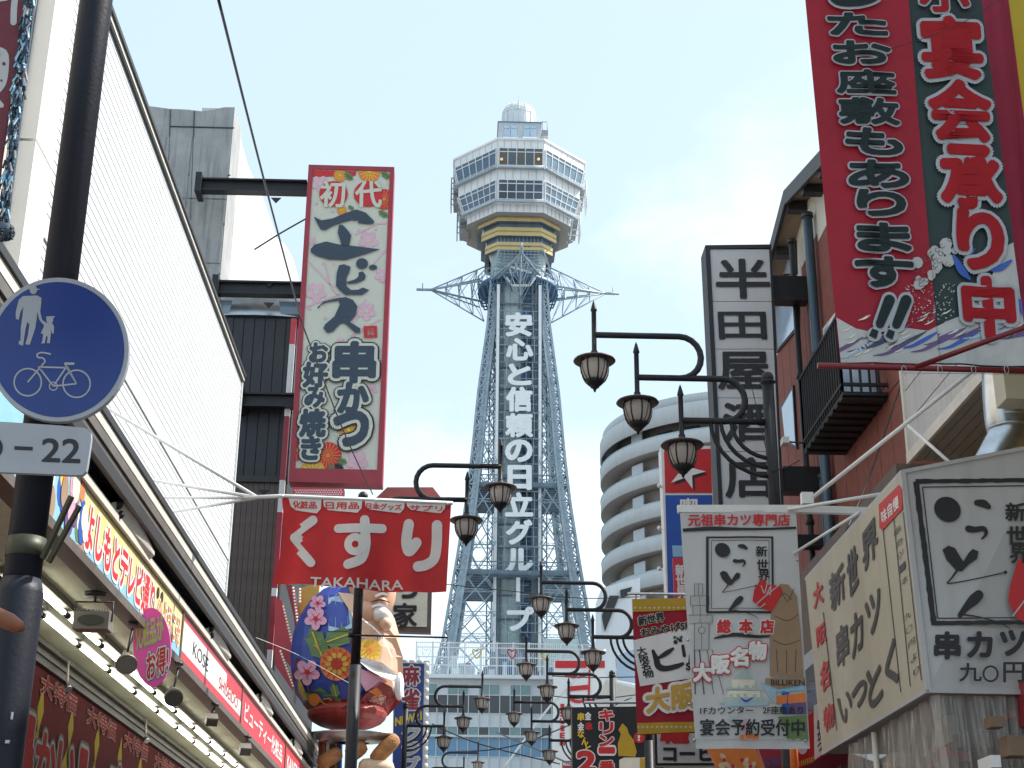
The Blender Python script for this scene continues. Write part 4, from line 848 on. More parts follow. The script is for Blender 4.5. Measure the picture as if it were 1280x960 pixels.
for ch, y0, y1, x0, x1 in (('お', 130, 235, 165, 262), ('好', 235, 370, 130, 262), ('み', 370, 480, 140, 245), ('焼', 490, 640, 112, 250), ('き', 640, 765, 120, 225)):
    text(a, FE, ch, [Z2([p])[0] for p in ((x0, y0), (x1, y0), (x1-4, y1), (x0-4, y1))], 6, .055, ('sign_cream', .13), ink='navy_ink', halo2=('ink', .17))
a.build('print', fp); CLIP[0] = None
for (x0, y0, y1) in ((247, 225, 245), (268, 353, 372), (299, 494, 510)):
    p, q = PY(x0, y1, 31.4), PY(385, y0+4, 31.4); b = MB('black_metal'); zc = (p.z+q.z)/2; h = .15
    b.box((p.x, 31.25, zc-h), (q.x, 31.3, zc+h)).box((p.x, 31.15, zc+h-.03), (q.x, 31.4, zc+h+.012)).box((p.x, 31.15, zc-h-.012), (q.x, 31.4, zc-h+.03)).box((p.x-.02, 31.05, zc-h-.1), (p.x+.12, 31.6, zc+h+.1)); b.build('beam', ts)
for x, y in ((345, 247), (337, 352), (336, 378), (330, 612)): p = PY(x, y, 31.2); MB('black_metal').slab([p+V((-.12, 0, .0)), p+V((.12, 0, 0)), p+V((0, 0, -.14))], V((0, .03, 0))).build('lug', ts)
rs = thing('red_dotted_sign', 'small red box sign with white dots tucked below the tall cream sign', 'sign', PY(400, 616, 31)); FR = YF(30.98); 
MB('shop_red').slab([FR.at(*p) for p in ((366, 609), (430, 610), (428, 640), (366, 640))], V((0, .3, 0))).build('box', rs); a = MB('print_white')
for i in range(20):
    for j in range(4): disc(a, FR, 369+i*3+(j % 2)*1.5, 613+j*2.6, 1.0, lay=2, n=6)
a.build('print', rs)
ps = thing('pale_red_sign', 'faded pink red sign box with slanted top corners behind the pharmacy flag', 'sign', PY(508, 620, 36)); FR = YF(36); M('faded_red', (.55, .22, .2), .5, thin=.4)
MB('faded_red').slab([FR.at(*p) for p in ((484, 609), (541, 609), (556, 628), (556, 700), (466, 700), (466, 626))], V((0, .4, 0))).build('box', ps); MB('steel').tube([FR.at(468, 650)+V((0, .2, 0)), FR.at(300, 650)+V((0, .2, 0))], .06).build('arm', ps)
# striped post and red boards with bulbs
sp = thing('striped_post', 'grey and dark red banded post at the corner of the brown boards', 'post', PY(345, 790, 31)); FR = YF(31.3)
ys = [(398, 430, 'shop_red'), (430, 520, 'white_paint_metal'), (520, 600, 'maroon_frame'), (600, 640, 'white_paint_metal'), (640, 735, 'maroon_frame'), (735, 745, 'white_paint_metal'), (745, 812, 'maroon_frame'), (812, 960, 'white_paint_metal')]
for y0, y1, m in ys:
    xa = 369-(y0-398)*.072; xb = 369-(y1-398)*.072; MB(m).slab([FR.at(xa-5, y0), FR.at(xa+1.5, y0), FR.at(xb+1.5, y1), FR.at(xb-5, y1)], V((0, .12, 0))).build('band', sp)
Z = ZT(330, 725, 5.818); M('bulb', (.8, .75, .62), .2, emit=.15)
for lb, pg, m, rows in (('dark red board edged with bulbs, uppermost beside the giant figure', [(158, 30), (215, 40), (262, 320), (232, 400), (215, 260)], 'maroon_frame', ((212, 60, 246, 320), (262, 70, 262, 160))),
                        ('red board edged with bulbs, middle one between striped post and giant figure', [(78, 130), (132, 150), (238, 560), (200, 640), (75, 470)], 'shop_red', ((142, 195, 228, 555),)),
                        ('low red board edged with bulbs just above the awning edge', [(75, 490), (112, 480), (222, 760), (205, 800), (80, 620)], 'shop_red', ((122, 520, 212, 770),))):
    FR = YF(30.6+.15*random.random()); t = thing('bulb_edged_board', lb, 'sign', FR.at(*Z(pg)[0])); MB(m).slab([FR.at(*p) for p in Z(pg)], V((0, .2, 0))).build('board', t); b = MB('bulb')
    for x0, y0, x1, y1 in rows:
        n = int(math.hypot(x1-x0, y1-y0)/22)
        for k in range(n+1): b.sphere(FR.at(*Z([(x0+(x1-x0)*k/n, y0+(y1-y0)*k/n)])[0])+V((0, -.03, 0)), .026, 6, 4)
    b.build('bulbs', t, kind='stuff')
# ---- giant figure in a flowered robe
M('robe_blue', (.045, .075, .34), .42, var=.15, vs=2); M('robe_pale', (.45, .56, .72), .42, var=.2, vs=2); M('skin', (.62, .34, .22), .5, var=.1); M('beard', (.75, .74, .72), .5); M('robe_red', (.3, .03, .02), .45, var=.3, vs=3); M('fried', (.42, .2, .07), .75, var=.4, vs=9, bump=.6, bs=30); M('dough', (.66, .5, .34), .6, var=.2, vs=6); M('robe_peach', (.7, .44, .3), .45, var=.15)
YS = 30.4; gf = thing('giant_robed_figure', 'giant figure in a blue flowered robe leaning out over the shops, holding a plate', 'statue', PY(440, 905, YS))
def ellip(px, py, rx, ry, Y, dpt, m, name, n=24, facets=True, par=None):
    c = PY(px, py, Y); s = (c-EYE).dot(fw)/FPX; E_ = Ell(c, (rx*s, dpt, ry*s*1.03)); b = MB(m); b.smooth = False
    b.lathe(c, [(max(1e-4, sin(pi*i/12)), -cos(pi*i/12)*ry*s*1.03) for i in range(13)], n, sx=rx*s, sy=dpt, smooth=not facets); b.build(name, par or gf); return E_
EB = ellip(432, 818, 69, 88, YS, 1.25, 'robe_blue', 'sleeve')
sv = [o for o in bpy.data.objects if o.parent == gf][0]; sv.data.materials.append(MATS['robe_peach']); sv.data.materials.append(MATS['robe_red'])
for pg_ in sv.data.polygons:
    c_ = pg_.center+gf.location-EB.c
    if c_.z < -1.05: pg_.material_index = 2
    elif c_.x > .42 - .25*c_.z/EB.r.z: pg_.material_index = 1
ellip(434, 893, 50, 19, YS, .95, 'robe_red', 'robe_hem', 18)
# cloth patches and flowers printed on the sleeve (6x zoom coordinates)
a = MB('robe_pale'); shape(a, EB, Z([(470, 130), (560, 110), (640, 200), (640, 350), (560, 372), (470, 370)]), 1)
a.m('robe_peach'); shape(a, EB, Z([(520, 100), (640, 150), (700, 250), (700, 330), (650, 250), (590, 140)]), 2)
for gx in (470, 520, 565, 610): stroke(a.m('print_sky'), EB, Z([(gx, 110, 3), (gx, 360, 3)]), lay=1.6, rnd=False)
a.m('robe_red'); shape(a, EB, Z([(235, 560), (300, 650), (330, 800), (380, 900), (330, 960), (230, 830), (205, 700)]), 1)
a.m('print_gold'); shape(a, EB, Z([(245, 690), (280, 760), (320, 870), (290, 880), (250, 800)]), 2)
leaf(a, EB, *Z([(385, 465)])[0], 20, 1.2, 2); leaf(a, EB, *Z([(540, 420)])[0], 19, -.35, 2); leaf(a, EB, *Z([(440, 900)])[0], 26, .5, 2); leaf(a, EB, *Z([(515, 805)])[0], 9, 1.3, 2)
a.m('print_gold')
for pts in ([(400, 850), (440, 900), (540, 940)], [(430, 870), (470, 860), (490, 880)], [(370, 450), (390, 500), (420, 530)], [(360, 470), (400, 500)]): stroke(a, EB, Z([(x, y, 6) for x, y in pts]), lay=3.4)
fl_ = lambda x, y, r: flower(a, EB, *Z([(x, y)])[0], r, 'print_pink', 'print_red', lay=2)
fl_(375, 280, 14); fl_(312, 670, 16); fl_(390, 165, 10)
mum(a, EB, *Z([(530, 610)])[0], 21, 'print_orange', 'print_red', 3, 14); a.m('print_gold')
for k in range(10): t = 2*pi*k/10; disc(a, EB, Z([(530, 610)])[0][0]+cos(t)*11, Z([(530, 610)])[0][1]+sin(t)*11, 4, 3, 4.5, rot=t, n=8)
a.m('print_orange'); disc(a, EB, *Z([(365, 870)])[0], 7, 8, 3); a.build('robe_print', gf)
a = MB('robe_peach'); shape(a, EB, Z([(540, 90), (640, 100), (720, 160), (850, 280), (960, 420), (1010, 560), (1012, 700), (850, 640), (700, 560), (655, 420), (640, 250)]), 4)
a.m('print_orange'); mum(a, EB, *Z([(770, 510)])[0], 14, 'print_yellow', 'print_orange', 5, 12)
a.m('robe_blue'); shape(a, EB, Z([(650, 600), (700, 600), (720, 800), (600, 930), (640, 760)]), 5)
a.m('print_pink'); shape(a, EB, Z([(700, 640), (830, 700), (900, 740), (740, 810), (700, 740)]), 6); a.m('print_white'); shape(a, EB, Z([(690, 590), (720, 560), (860, 600), (980, 700), (1015, 780), (1020, 850), (960, 830), (930, 730), (850, 700), (760, 650)]), 7)
a.m('robe_red'); shape(a, EB, Z([(680, 900), (740, 830), (860, 740), (930, 780), (960, 860), (1000, 880), (900, 990), (760, 1040), (600, 1040), (540, 990)]), 6)
a.m('print_orange'); shape(a, EB, Z([(760, 810), (820, 780), (860, 820), (830, 850)]), 8); a.m('maroon_frame')
for k in range(7): stroke(a, EB, Z([(640+k*45, 890-k*12, 5), (700+k*40, 1000-k*12, 5)]), lay=8, rnd=False)
for k in range(4): stroke(a, EB, Z([(620, 960-k*30, 5), (940, 900-k*35, 5)]), lay=8.3, rnd=False)
a.m('ink'); stroke(a, EB, Z([(540, 960, 8), (640, 890, 8), (740, 820, 6), (850, 735, 5)]), lay=9, rnd=False); a.m('print_white'); stroke(a, EB, Z([(700, 270, 8), (850, 400, 12), (930, 560, 8)]), lay=6)
a.build('robe_print', gf)
ellip(499, 858, 6, 17, YS-.7, .2, 'print_white', 'white_tassel', 10)
hd = ellip(465, 742, 30, 34, YS-.5, .65, 'skin', 'head', 20, False)
for (x, y, rx, ry, m, n) in ((456, 765, 16, 14, 'skin', 'chin'), (480, 738, 8, 9, 'skin', 'cheek'), (476, 768, 12, 9, 'beard', 'beard'), (482, 780, 8, 8, 'robe_peach', 'collar'), (478, 754, 7, 7, 'skin', 'nose')): ellip(x, y, rx, ry, YS-.95, .22, m, n, 12, False)
fa = MB('beard')
for pts in ([(470, 745, 3), (478, 742, 3), (486, 744, 2)], [(466, 758, 3), (475, 756, 4), (486, 760, 2)]): stroke(fa, YF(YS-1.2), pts, lay=1)
fa.m('ink'); stroke(fa, YF(YS-1.22), [(465, 752, 1.5), (476, 750, 2), (487, 753, 1)], lay=1); fa.build('moustache', gf)
MB('print_gold').slab([PY(x, y, YS+.5) for x, y in ((376, 735), (400, 728), (398, 745), (372, 775), (368, 790))], V((0, .1, 0))).build('golden_fan', gf)
cp = PY(440, 921, YS-.3); dish = MB('steel').lathe(cp, [(.35, -.12), (.62, -.1), (.86, .02), (.88, .05), (.84, .05), (.4, -.03), (0, -.03)], 28, sy=.7); dish.build('plate', gf)
for k, (a_, b_, r, m, lb) in enumerate((((468, 950), (495, 922), .15, 'fried', 'long fried skewer piece poking out to the right'), ((436, 945), (455, 930), .16, 'fried', 'short lumpy fried piece behind the dark lamp post'), ((400, 955), (425, 940), .14, 'fried', 'brown fried piece left of the dark lamp post'), ((452, 958), (490, 962), .17, 'dough', 'pale dough piece below the fried skewer'))):
    p, q = PY(*a_, YS-.5), PY(*b_, YS-.5); d = q-p
    MB(m).tube([p-d*.1, p, p+d*.2, p+d*.5, p+d*.8, q, q+d*.07], [r*.4, r*.85, r, r*1.05, r, r*.8, r*.3], 14).build('food_model', gf, label=lb)
for k in range(6): x = 398+k*5; p = PY(x, 935, YS); MB(['robe_red', 'fried', 'print_white', 'brown_boards', 'fried', 'print_blue'][k]).slab([PY(x, 925, YS), PY(x+4, 925, YS), PY(x+3, 965, YS), PY(x-1, 965, YS)], V((0, .3, 0))).build('cord', gf)
# ---- sign with brush kanji, blue mahjong sign
FR = YF(42); ks = thing('framed_kanji_sign', 'white sign with dark wooden frame and one black brush character beside the giant figure', 'sign', FR.at(512, 785))
MB('brown_boards').slab([FR.at(*p) for p in ((440, 690), (541, 690), (538.5, 791), (440, 788))], V((0, .3, 0))).build('frame', ks); MB('print_cream').slab([FR.at(*p)+V((0, -.02, 0)) for p in ((440, 700), (535.5, 700), (533.5, 784), (440, 781))], V((0, -.02, 0))).build('face', ks)
a = MB('ink'); text(a, YF(41.95), '家', [(492, 754), (522, 754), (521, 784), (491, 784)], 1, .035, ink='ink'); text(a, YF(41.95), 'ち', [(496, 716), (522, 716), (522, 748), (496, 748)], 1, .035, ink='ink'); a.build('print', ks)
FR = YF(40); ms = thing('blue_mahjong_sign', 'blue vertical sign edged with round bulbs, red and silver characters', 'sign', FR.at(515, 960)); M('mahjong_blue', (.02, .06, .27), .35, var=.15)
MB('steel').slab([FR.at(*p) for p in ((492, 824), (536.5, 826), (533, 1000), (490, 1000))], V((0, .4, 0))).build('box', ms); MB('mahjong_blue').slab([FR.at(*p)+V((0, -.02, 0)) for p in ((494, 829), (530.5, 830), (527, 1000), (490, 1000))], V((0, -.02, 0))).build('face', ms)
a = MB('ink'); F4 = YF(39.95)
for ch, y0, y1, in_, h in (('麻', 832, 857, 'maroon_frame', 'print_white'), ('雀', 861, 888, 'maroon_frame', 'print_white'), ('ク', 908, 926, 'print_grey', 'print_white'), ('ラ', 928, 944, 'print_grey', 'print_white'), ('ブ', 946, 964, 'print_grey', 'print_white')):
    text(a, F4, ch, [(503, y0), (525, y0), (524, y1), (502, y1)], 1, .04, (h, .09), ink=in_)
text(a, F4, 'NEW21', [(494, 897), (527, 889), (527, 900), (494, 908)], 1, .04, ink='print_yellow'); a.build('print', ms); b = MB('bulb')
for k in range(16): b.sphere(FR.at(533.8-k*.12, 831+k*10.5)+V((0, -.05, 0)), .055, 8, 6)
for k in range(4): b.sphere(FR.at(500+k*9, 827)+V((0, -.05, 0)), .05, 8, 6)
b.build('bulbs', ms)
# ---- pharmacy flag on its pole
YG = 16.0; M('flag_red', (.45, .018, .022), .7, var=.12, vs=3, thin=.2, bump=.15, bs=8); M('flag_white', (.72, .72, .7), .7, var=.06, thin=.2)
fg = thing('pharmacy_flag', 'red pharmacy flag with white rounded lettering on a white horizontal pole', 'flag', PY(450, 625, YG))
TL, TR_, BR_, BL = PY(352, 619, YG), PY(564, 629, YG), PY(558, 741, YG), PY(340, 727, YG)
def fw_(u, v, o=0): 
    wv = .05*sin(u*9+v*1.5)*(.15+v)+.03*sin(u*21+1)*v; p = TL.lerp(TR_, u).lerp(BL.lerp(BR_, u), v); p = p+V((0, wv-o, -.02*sin(pi*u)*v)); 
    if u < .12: p.x += .06*sin(v*pi)
    return p
NU, NV = 40, 16; c = MB('flag_red'); c.smooth = True; c.add([fw_(i/NU, j/NV) for j in range(NV+1) for i in range(NU+1)], [(j*(NU+1)+i, j*(NU+1)+i+1, (j+1)*(NU+1)+i+1, (j+1)*(NU+1)+i) for j in range(NV) for i in range(NU)]); c.build('cloth', fg)
class Flag:
    def S(s, u, v, o=0): return fw_(u, v, o)
class Flag(Flag):      # print follows the waving cloth
    def __init__(s): s.n = V((0, -1, 0)); s.e = .004; s.F = YF(YG)
    def at(s, px, py, lay=0):
        q = YF(YG).at(px, py); v = 0
        for _ in range(4):
            l = TL.lerp(BL, v); r = TR_.lerp(BR_, v); u = (q.x-l.x)/(r.x-l.x); t_ = TL.lerp(TR_, u).z; b_ = BL.lerp(BR_, u).z; v = (t_-q.z)/(t_-b_)
        return fw_(u, v, .01+s.e*lay*.6)
FF = Flag(); Z = ZT(320, 480, 4); a = MB('flag_white')
stroke(a, FF, Z([(285, 680), (165, 766)]), 11.5, 1); stroke(a, FF, Z([(165, 766), (275, 892)]), 11.5, 2.5); disc(a, FF, *Z([(165, 766)])[0], 5.8, lay=4)
stroke(a, FF, Z([(412, 722), (520, 722), (632, 722)]), 11, 1, k=8); stroke(a, FF, Z([(545, 682), (547, 740), (550, 800), (535, 860), (510, 885), (462, 902)]), 12, 1.2, k=8)
stroke(a, FF, Z([(498+cos(t)*36, 803+sin(t)*36) for t in [2*pi*k/14 for k in range(15)]]), 9.5, 1.35, k=4, rnd=False)
stroke(a, FF, Z([(764, 700), (752, 780), (762, 830), (780, 820), (802, 790)]), 13, 1, k=8); stroke(a, FF, Z([(905, 705), (903, 800), (890, 870), (850, 900), (810, 908)]), 13, 1, k=8)
text(a, FF, 'TAKAHARA', [(389, 721), (504, 723), (504, 735), (388, 733)], 1, .02, ink='flag_white')
for x0, x1 in ((360, 402), (404, 453), (456, 506), (508, 557)): a.m('flag_white'); shape(a, FF, [(x0, 622.5+(x0-352)*.04), (x1, 622.5+(x1-352)*.04), (x1-1, 636), (x1-6, 641.5), (x0+6, 637.5), (x0+1, 633)], 1)
for s_, x0, x1 in (('化粧品', 364, 396), ('日用品', 407, 449), ('日本グッズ', 458, 502), ('サプリ', 512, 553)): text(a, FF, s_, [(x0, 625.5+(x0-352)*.035), (x1, 625.5+(x1-352)*.035), (x1, 635+(x1-352)*.02), (x0, 635+(x0-352)*.02)], 2, .03, ink='print_red')
a.build('print', fg)
pole = MB('white_paint_metal').tube([PY(305, 622, YG), PY(353, 620, YG), PY(566, 629, YG)], .022, 8); pole.build('pole', fg)
for x in (354, 470, 560): p = PY(x, 622+(x-354)*.045, YG); MB('steel').tube([p+V((cos(t)*.0, sin(t)*.03, cos(t)*.03)) for t in [2*pi*k/8 for k in range(9)]], .005, 4).build('ring', fg)
for px, py in ((127, 506), (187, 600), (202, 622), (216, 640)): q = PX(px, py, -4.46); MB('white_paint_metal').tube([PY(322, 622, YG), q], .02, 8).sphere(q, .035, 8, 6).build('stay', fg)
# ================================================================== right side
M('brick', (.24, .075, .055), .75, var=.18, vs=6, bump=.5, bs=140, streak=.15); M('cream_siding', (.6, .57, .5), .6, var=.06, streak=.15); M('rafter_tan', (.35, .26, .18), .6); M('window_sky_tint', (.4, .52, .66), .1, var=.15, vs=.8, spec=1)
M('pipe_blue', (.07, .11, .14), .45, metal=.3); M('soffit_board', (.34, .33, .28), .6, var=.1); M('yellow_wall', (.42, .31, .13), .7, var=.1); M('duct_metal', (.55, .57, .6), .28, metal=1, var=.3, vs=4)
bb = thing('brick_clad_building', 'red brick clad building with gabled top, balcony and downpipes on the right', 'building', (4.5, 14.4, 0)); Y0, Y1, YR, ZP, SL = 14.42, 21.2, 17.85, 11.3, .27
def rz(y): return ZP-SL*abs(y-YR)
MB('brick').slab([V((4.53, Y0, 0)), V((4.53, Y1, 0)), V((4.53, Y1, rz(Y1))), V((4.53, YR, ZP)), V((4.53, Y0, rz(Y0)))], V((6, 0, 0))).build('wall', bb)
bx_ = []; ys = [Y0+.5*k for k in range(14)]
for y in ys:
    zt_ = min(rz(y), rz(min(y+.5, Y1)))-.62; z = zt_; ye = min(y+.5, Y1)
    while z > 3: z0 = max(z-2.4, 2.5); bx_.append(((4.5, y+.008, z0+.008), (4.53, ye-.008, z-.008))); z = z0
pieces('cladding_panel', bb, 'brick', bx_)
for y in ys:
    ye = min(y+.5, Y1); za, zc = rz(y), rz(ye); b = min(za, zc)-.62; MB('cream_siding').slab([V((4.5, y+.004, b)), V((4.5, ye-.004, b)), V((4.5, ye-.004, zc-.02)), V((4.5, y+.004, za-.02))], V((.03, 0, 0))).build('gable_board', bb)
xo = 4.22
for ya, yb in ((Y0-.1, YR), (YR, Y1+.15)):
    MB('dark_trim').slab([V((xo, ya, rz(ya))), V((xo, yb, rz(yb))), V((xo, yb, rz(yb)+.09)), V((xo, ya, rz(ya)+.09))], V((6.3, 0, 0))).build('roof', bb)
    MB('dark_trim').slab([V((xo-.03, ya, rz(ya)-.1)), V((xo-.03, yb, rz(yb)-.1)), V((xo-.03, yb, rz(yb)+.11)), V((xo-.03, ya, rz(ya)+.11))], V((.05, 0, 0))).build('bargeboard', bb)
    MB('rafter_tan').slab([V((xo+.03, ya, rz(ya)-.03)), V((xo+.03, yb, rz(yb)-.03)), V((xo+.03, yb, rz(yb)-.005)), V((xo+.03, ya, rz(ya)-.005))], V((.26, 0, 0))).build('soffit', bb)
for y in (15.2, 16.1, 17.0, 17.9, 18.8, 19.7, 20.6): bx((xo+.02, y-.07, rz(y)-.17), (4.5, y+.07, rz(y)-.035), 'dark_trim').build('rafter', bb)
FW = XF(4.49)
for pg in ([(974, 343), (977, 312), (992, 303), (993, 341)], [(968, 373), (995, 373), (995, 408), (972, 436)], [(1030, 412), (1048, 388), (1049, 430), (1033, 452)], [(977, 510), (990, 487), (994, 557), (981, 549)]):
    c = V((sum(p[0] for p in pg)/4, sum(p[1] for p in pg)/4)); f = MB('cream_trim' if pg[0][0] > 1000 else 'dark_trim').slab([XF(4.47).at(c.x+(p[0]-c.x)*1.18, c.y+(p[1]-c.y)*1.14) for p in pg], V((.03, 0, 0))).build('window', bb)
    MB('window_sky_tint').slab([XF(4.455).at(*p) for p in pg], V((.012, 0, 0))).build('pane', f)  # pane colour carries the bright sky it would mirror
for a_, X_, r, m in (((1009, 268), 4.40, .062, 'pipe_blue'), ((989, 300), 4.36, .04, 'dark_trim'), ((1029, 600), 4.4, .05, 'pipe_blue')):
    p = PX(*a_, X_); z1 = p.z if a_[1] < 500 else 7.3; d = MB(m).tube([(X_, p.y, 0), (X_, p.y, z1)], r, 10); d.m('dark_trim')
    for z in (z1-.01, z1-2, z1-4, z1-6): d.tube([(X_, p.y, z-.04), (X_, p.y, z+.02)], r+.015, 10)
    d.build('downpipe', bb)
bal = MB('black_metal'); xa, ya, yb, za, zb_ = 4.0, 14.9, 16.8, 7.33, 8.25
bal.box((xa, ya, za), (4.49, yb, za+.04)); 
for z in (za+.12, zb_): bal.beam((xa, ya, z), (xa, yb, z), .035); bal.beam((xa, ya, z), (4.49, ya, z), .035); bal.beam((xa, yb, z), (4.49, yb, z), .035)
for k in range(20): y = ya+(yb-ya)*k/19; bal.box((xa-.012, y-.012, za+.04), (xa+.012, y+.012, zb_))
for k in range(5): x = xa+.1*k; bal.box((x-.012, ya-.012, za+.04), (x+.012, ya+.012, zb_)); bal.box((x-.012, yb-.012, za+.04), (x+.012, yb+.012, zb_))
for k in range(9): y = ya+.05+k*.22; bal.box((xa, y, za-.03), (4.49, y+.12, za-.002))
bal.build('balcony', bb)
bx((4.44, 15.3, 7.45), (4.485, 16.5, 9.3), 'window_sky_tint').build('balcony_door', bb)
# white framed vertical sign
M('acrylic_white', (.74, .75, .77), .35, var=.05, vs=1, streak=.1, thin=.25)
YH = 18.0; FH = YF(YH); hs = thing('white_tavern_sign', 'tall white vertical sign in a black frame with five black characters', 'sign', FH.at(930, 460))
QH = [(881, 308), (963.5, 307), (980, 655), (899, 655)]; QHi = [(887, 312.5), (961, 311.5), (977, 655), (904, 655)]
MB('black_metal').slab([FH.at(*p) for p in QH], V((0, .35, 0))).build('box', hs)
fr_ = MB('black_metal'); q0 = [FH.at(*p) for p in QH]; q1 = [FH.at(*p) for p in QHi]
for i in range(4): j = (i+1) % 4; fr_.slab([q0[i], q0[j], q1[j], q1[i]], V((0, -.04, 0)))
fr_.build('frame', hs); a = MB('ink'); FA = YF(YH-.03)
def hx(y): t = (y-312)/(655-312); return 887+(904-887)*t, 961+(977-961)*t
js = [312, 377.5, 437, 498, 565, 655]
for y0, y1 in zip(js, js[1:]):
    MB('acrylic_white').slab([FH.at(hx(y0)[0], y0+.5), FH.at(hx(y0)[1], y0+.5), FH.at(hx(y1)[1], y1-.3), FH.at(hx(y1)[0], y1-.3)], V((0, -.02, 0))).build('face_panel', hs)
for ch, x0, y0, x1, y1 in (('半', 894, 324, 961, 373), ('田', 897, 390, 957, 424), ('屋', 896, 440, 961, 487), ('酒', 903, 504, 966, 552), ('店', 905, 572, 968, 622)): text(a, FA, ch, [(x0, y0), (x1, y0), (x1+2, y1), (x0+2, y1)], 1, .028, ink='ink')
a.build('lettering', hs)
for y0, y1, x0 in ((341, 371, 965), (580, 611, 981)):
    p, q = FH.at(x0, y0), FH.at(x0, y1); bx((p.x, YH+.08, q.z), (4.49, YH+.3, p.z), 'black_metal').build('bracket', hs)
p = FH.at(899, 660); bx((p.x+.1, YH+.05, p.z-.2), (4.49, YH+.25, p.z-.05), 'black_metal').build('bracket', hs)
# star sign
YT = 22.0; FT = YF(YT); sg = thing('star_sign', 'red and blue vertical sign with a white star, behind the tall white sign', 'sign', FT.at(860, 640))
MB('white_paint_metal').slab([FT.at(*p) for p in ((826, 559), (891, 557), (900, 780), (835, 780))], V((0, .3, 0))).build('box', sg); FT = YF(YT-.005)
a = MB('print_red'); shape(a, FT, [(830, 563), (888.5, 561), (890, 616), (831.5, 616)], 1); a.m('print_blue'); shape(a, FT, [(831.5, 619), (890, 619), (897, 780), (836, 780)], 1)
sx_ = lambda cx, cy, R, r, ph=0: [(cx+cos(-pi/2+pi*k/5+ph)*(R if k % 2 == 0 else r), cy+sin(-pi/2+pi*k/5+ph)*(R if k % 2 == 0 else r)*.95) for k in range(10)]
a.m('ink'); shape(a, FT, sx_(861, 593, 24, 8.5, .3), 2); a.m('print_white'); shape(a, FT, sx_(858, 590, 24, 8.5, .3), 3)
text(a, FT, '喫', [(850, 623), (872, 623), (873, 645), (851, 645)], 2, .03, ink='print_white'); text(a, FT, '茶', [(851, 700), (873, 700), (874, 722), (852, 722)], 2, .03, ink='print_white'); a.m('print_sky'); shape(a, FT, [(840, 682), (870, 682), (871, 696), (841, 696)], 2)
a.build('print', sg); bx((FT.at(890, 600).x, YT+.1, 8.0), (4.49, YT+.2, 8.1), 'black_metal').build('bracket', sg)
for y in (607, 660, 711): p = FT.at(824, y); MB('white_paint_metal').sphere(p, .035, 8, 6).tube([p, p+V((.05, .1, 0))], .015, 5).build('clamp', sg)
FT = YF(21.6); t = thing('small_red_notice', 'small red notice with white lettering hung beside the star sign', 'sign', FT.at(850, 720)); MB('shop_red').slab([FT.at(*p) for p in ((841, 697), (862, 697), (864, 752), (843, 752))], V((0, .05, 0))).build('board', t)
a = MB('print_white'); text(a, FT, '新世界', [(844, 706), (858, 706), (860, 748), (846, 748)], 1, .04, vert=True, ink='print_white'); a.build('lettering', t)
# ---- white banner (hanging shop curtain)
M('stall_brown', (.12, .07, .04), .7); YW = 11.0; M('banner_white', (.58, .59, .6), .6, var=.05, vs=3, bump=.25, bs=5, thin=.2)
class Cloth(Flag):
    def __init__(s, Y, quad, amp, fr=7, ph=0, seed=0):
        s.Y = Y; s.q = [PY(*p, Y) for p in quad]; s.n = V((0, -1, 0)); s.e = .0045 if Y < 8 else .0022*Y/7; s.amp = amp; s.fr = fr; s.ph = ph
    def S(s, u, v, o=0):
        TL, TR_, BR_, BL = s.q; p = TL.lerp(TR_, u).lerp(BL.lerp(BR_, u), v); w_ = s.amp*(.35+.65*v)*(sin(u*s.fr+v*2+s.ph)+.4*sin(u*s.fr*2.3+v*5+s.ph)+.25*sin(v*11+u*3)); return p+V((0, w_-o, 0))
    def at(s, px, py, lay=0):
        q = YF(s.Y).at(px, py); v = 0; TL, TR_, BR_, BL = s.q
        for _ in range(5): l = TL.lerp(BL, v); r = TR_.lerp(BR_, v); u = (q.x-l.x)/(r.x-l.x); t_ = TL.lerp(TR_, u).z; b_ = BL.lerp(BR_, u).z; v = (t_-q.z)/(t_-b_)
        return s.S(u, v, .008+s.e*lay*.7)
    def mesh(s, m, nu=28, nv=40): c = MB(m); c.smooth = True; return c.add([s.S(i/nu, j/nv) for j in range(nv+1) for i in range(nu+1)], [(j*(nu+1)+i, j*(nu+1)+i+1, (j+1)*(nu+1)+i+1, (j+1)*(nu+1)+i) for j in range(nv) for i in range(nu)])
def tb(mb, C, s_, x0, y0, x1, y1, lay, bold, ink, halo=None, halo2=None, sl=0): return text(mb, C, s_, [(x0, y0), (x1, y0+sl), (x1, y1+sl), (x0, y1)], lay, bold, halo, ink=ink, halo2=halo2)
wbn = thing('white_shop_banner', 'white hanging banner with framed brush logo, red titles and black lines of text', 'banner', PY(930, 780, YW)); CW = Cloth(YW, [(850, 641), (995, 637), (1012, 936), (870, 936)], .012, 8)
CW.mesh('banner_white').build('cloth', wbn); CLIP[0] = [(852, 642), (994, 639), (1010, 934), (872, 934)]
a = MB('ink'); tb(a, CW, '元祖串カツ専門店', 860, 643, 987, 658, 2, .035, 'print_red')
a.m('ink'); stroke(a, CW, [(853, 663, 4), (890, 661, 5), (940, 662, 3), (994, 660, 3)], lay=1)
L0 = (884, 670, 966, 765)
for pts, w_ in (([(884, 671), (884, 766)], 3.4), ([(884, 672), (966, 672)], 2.2), ([(965, 671), (966, 766)], 2.6), ([(884, 765.5), (967, 765.5)], 2.8)): a.m('ink'); stroke(a, CW, pts, w_, 1.2, rnd=False)
for pts in ([(889, 676), (889, 761)], [(889, 676), (961, 676)], [(961, 676), (961, 761)], [(889, 761), (961, 761)]): stroke(a, CW, pts, .7, 1.3, rnd=False)
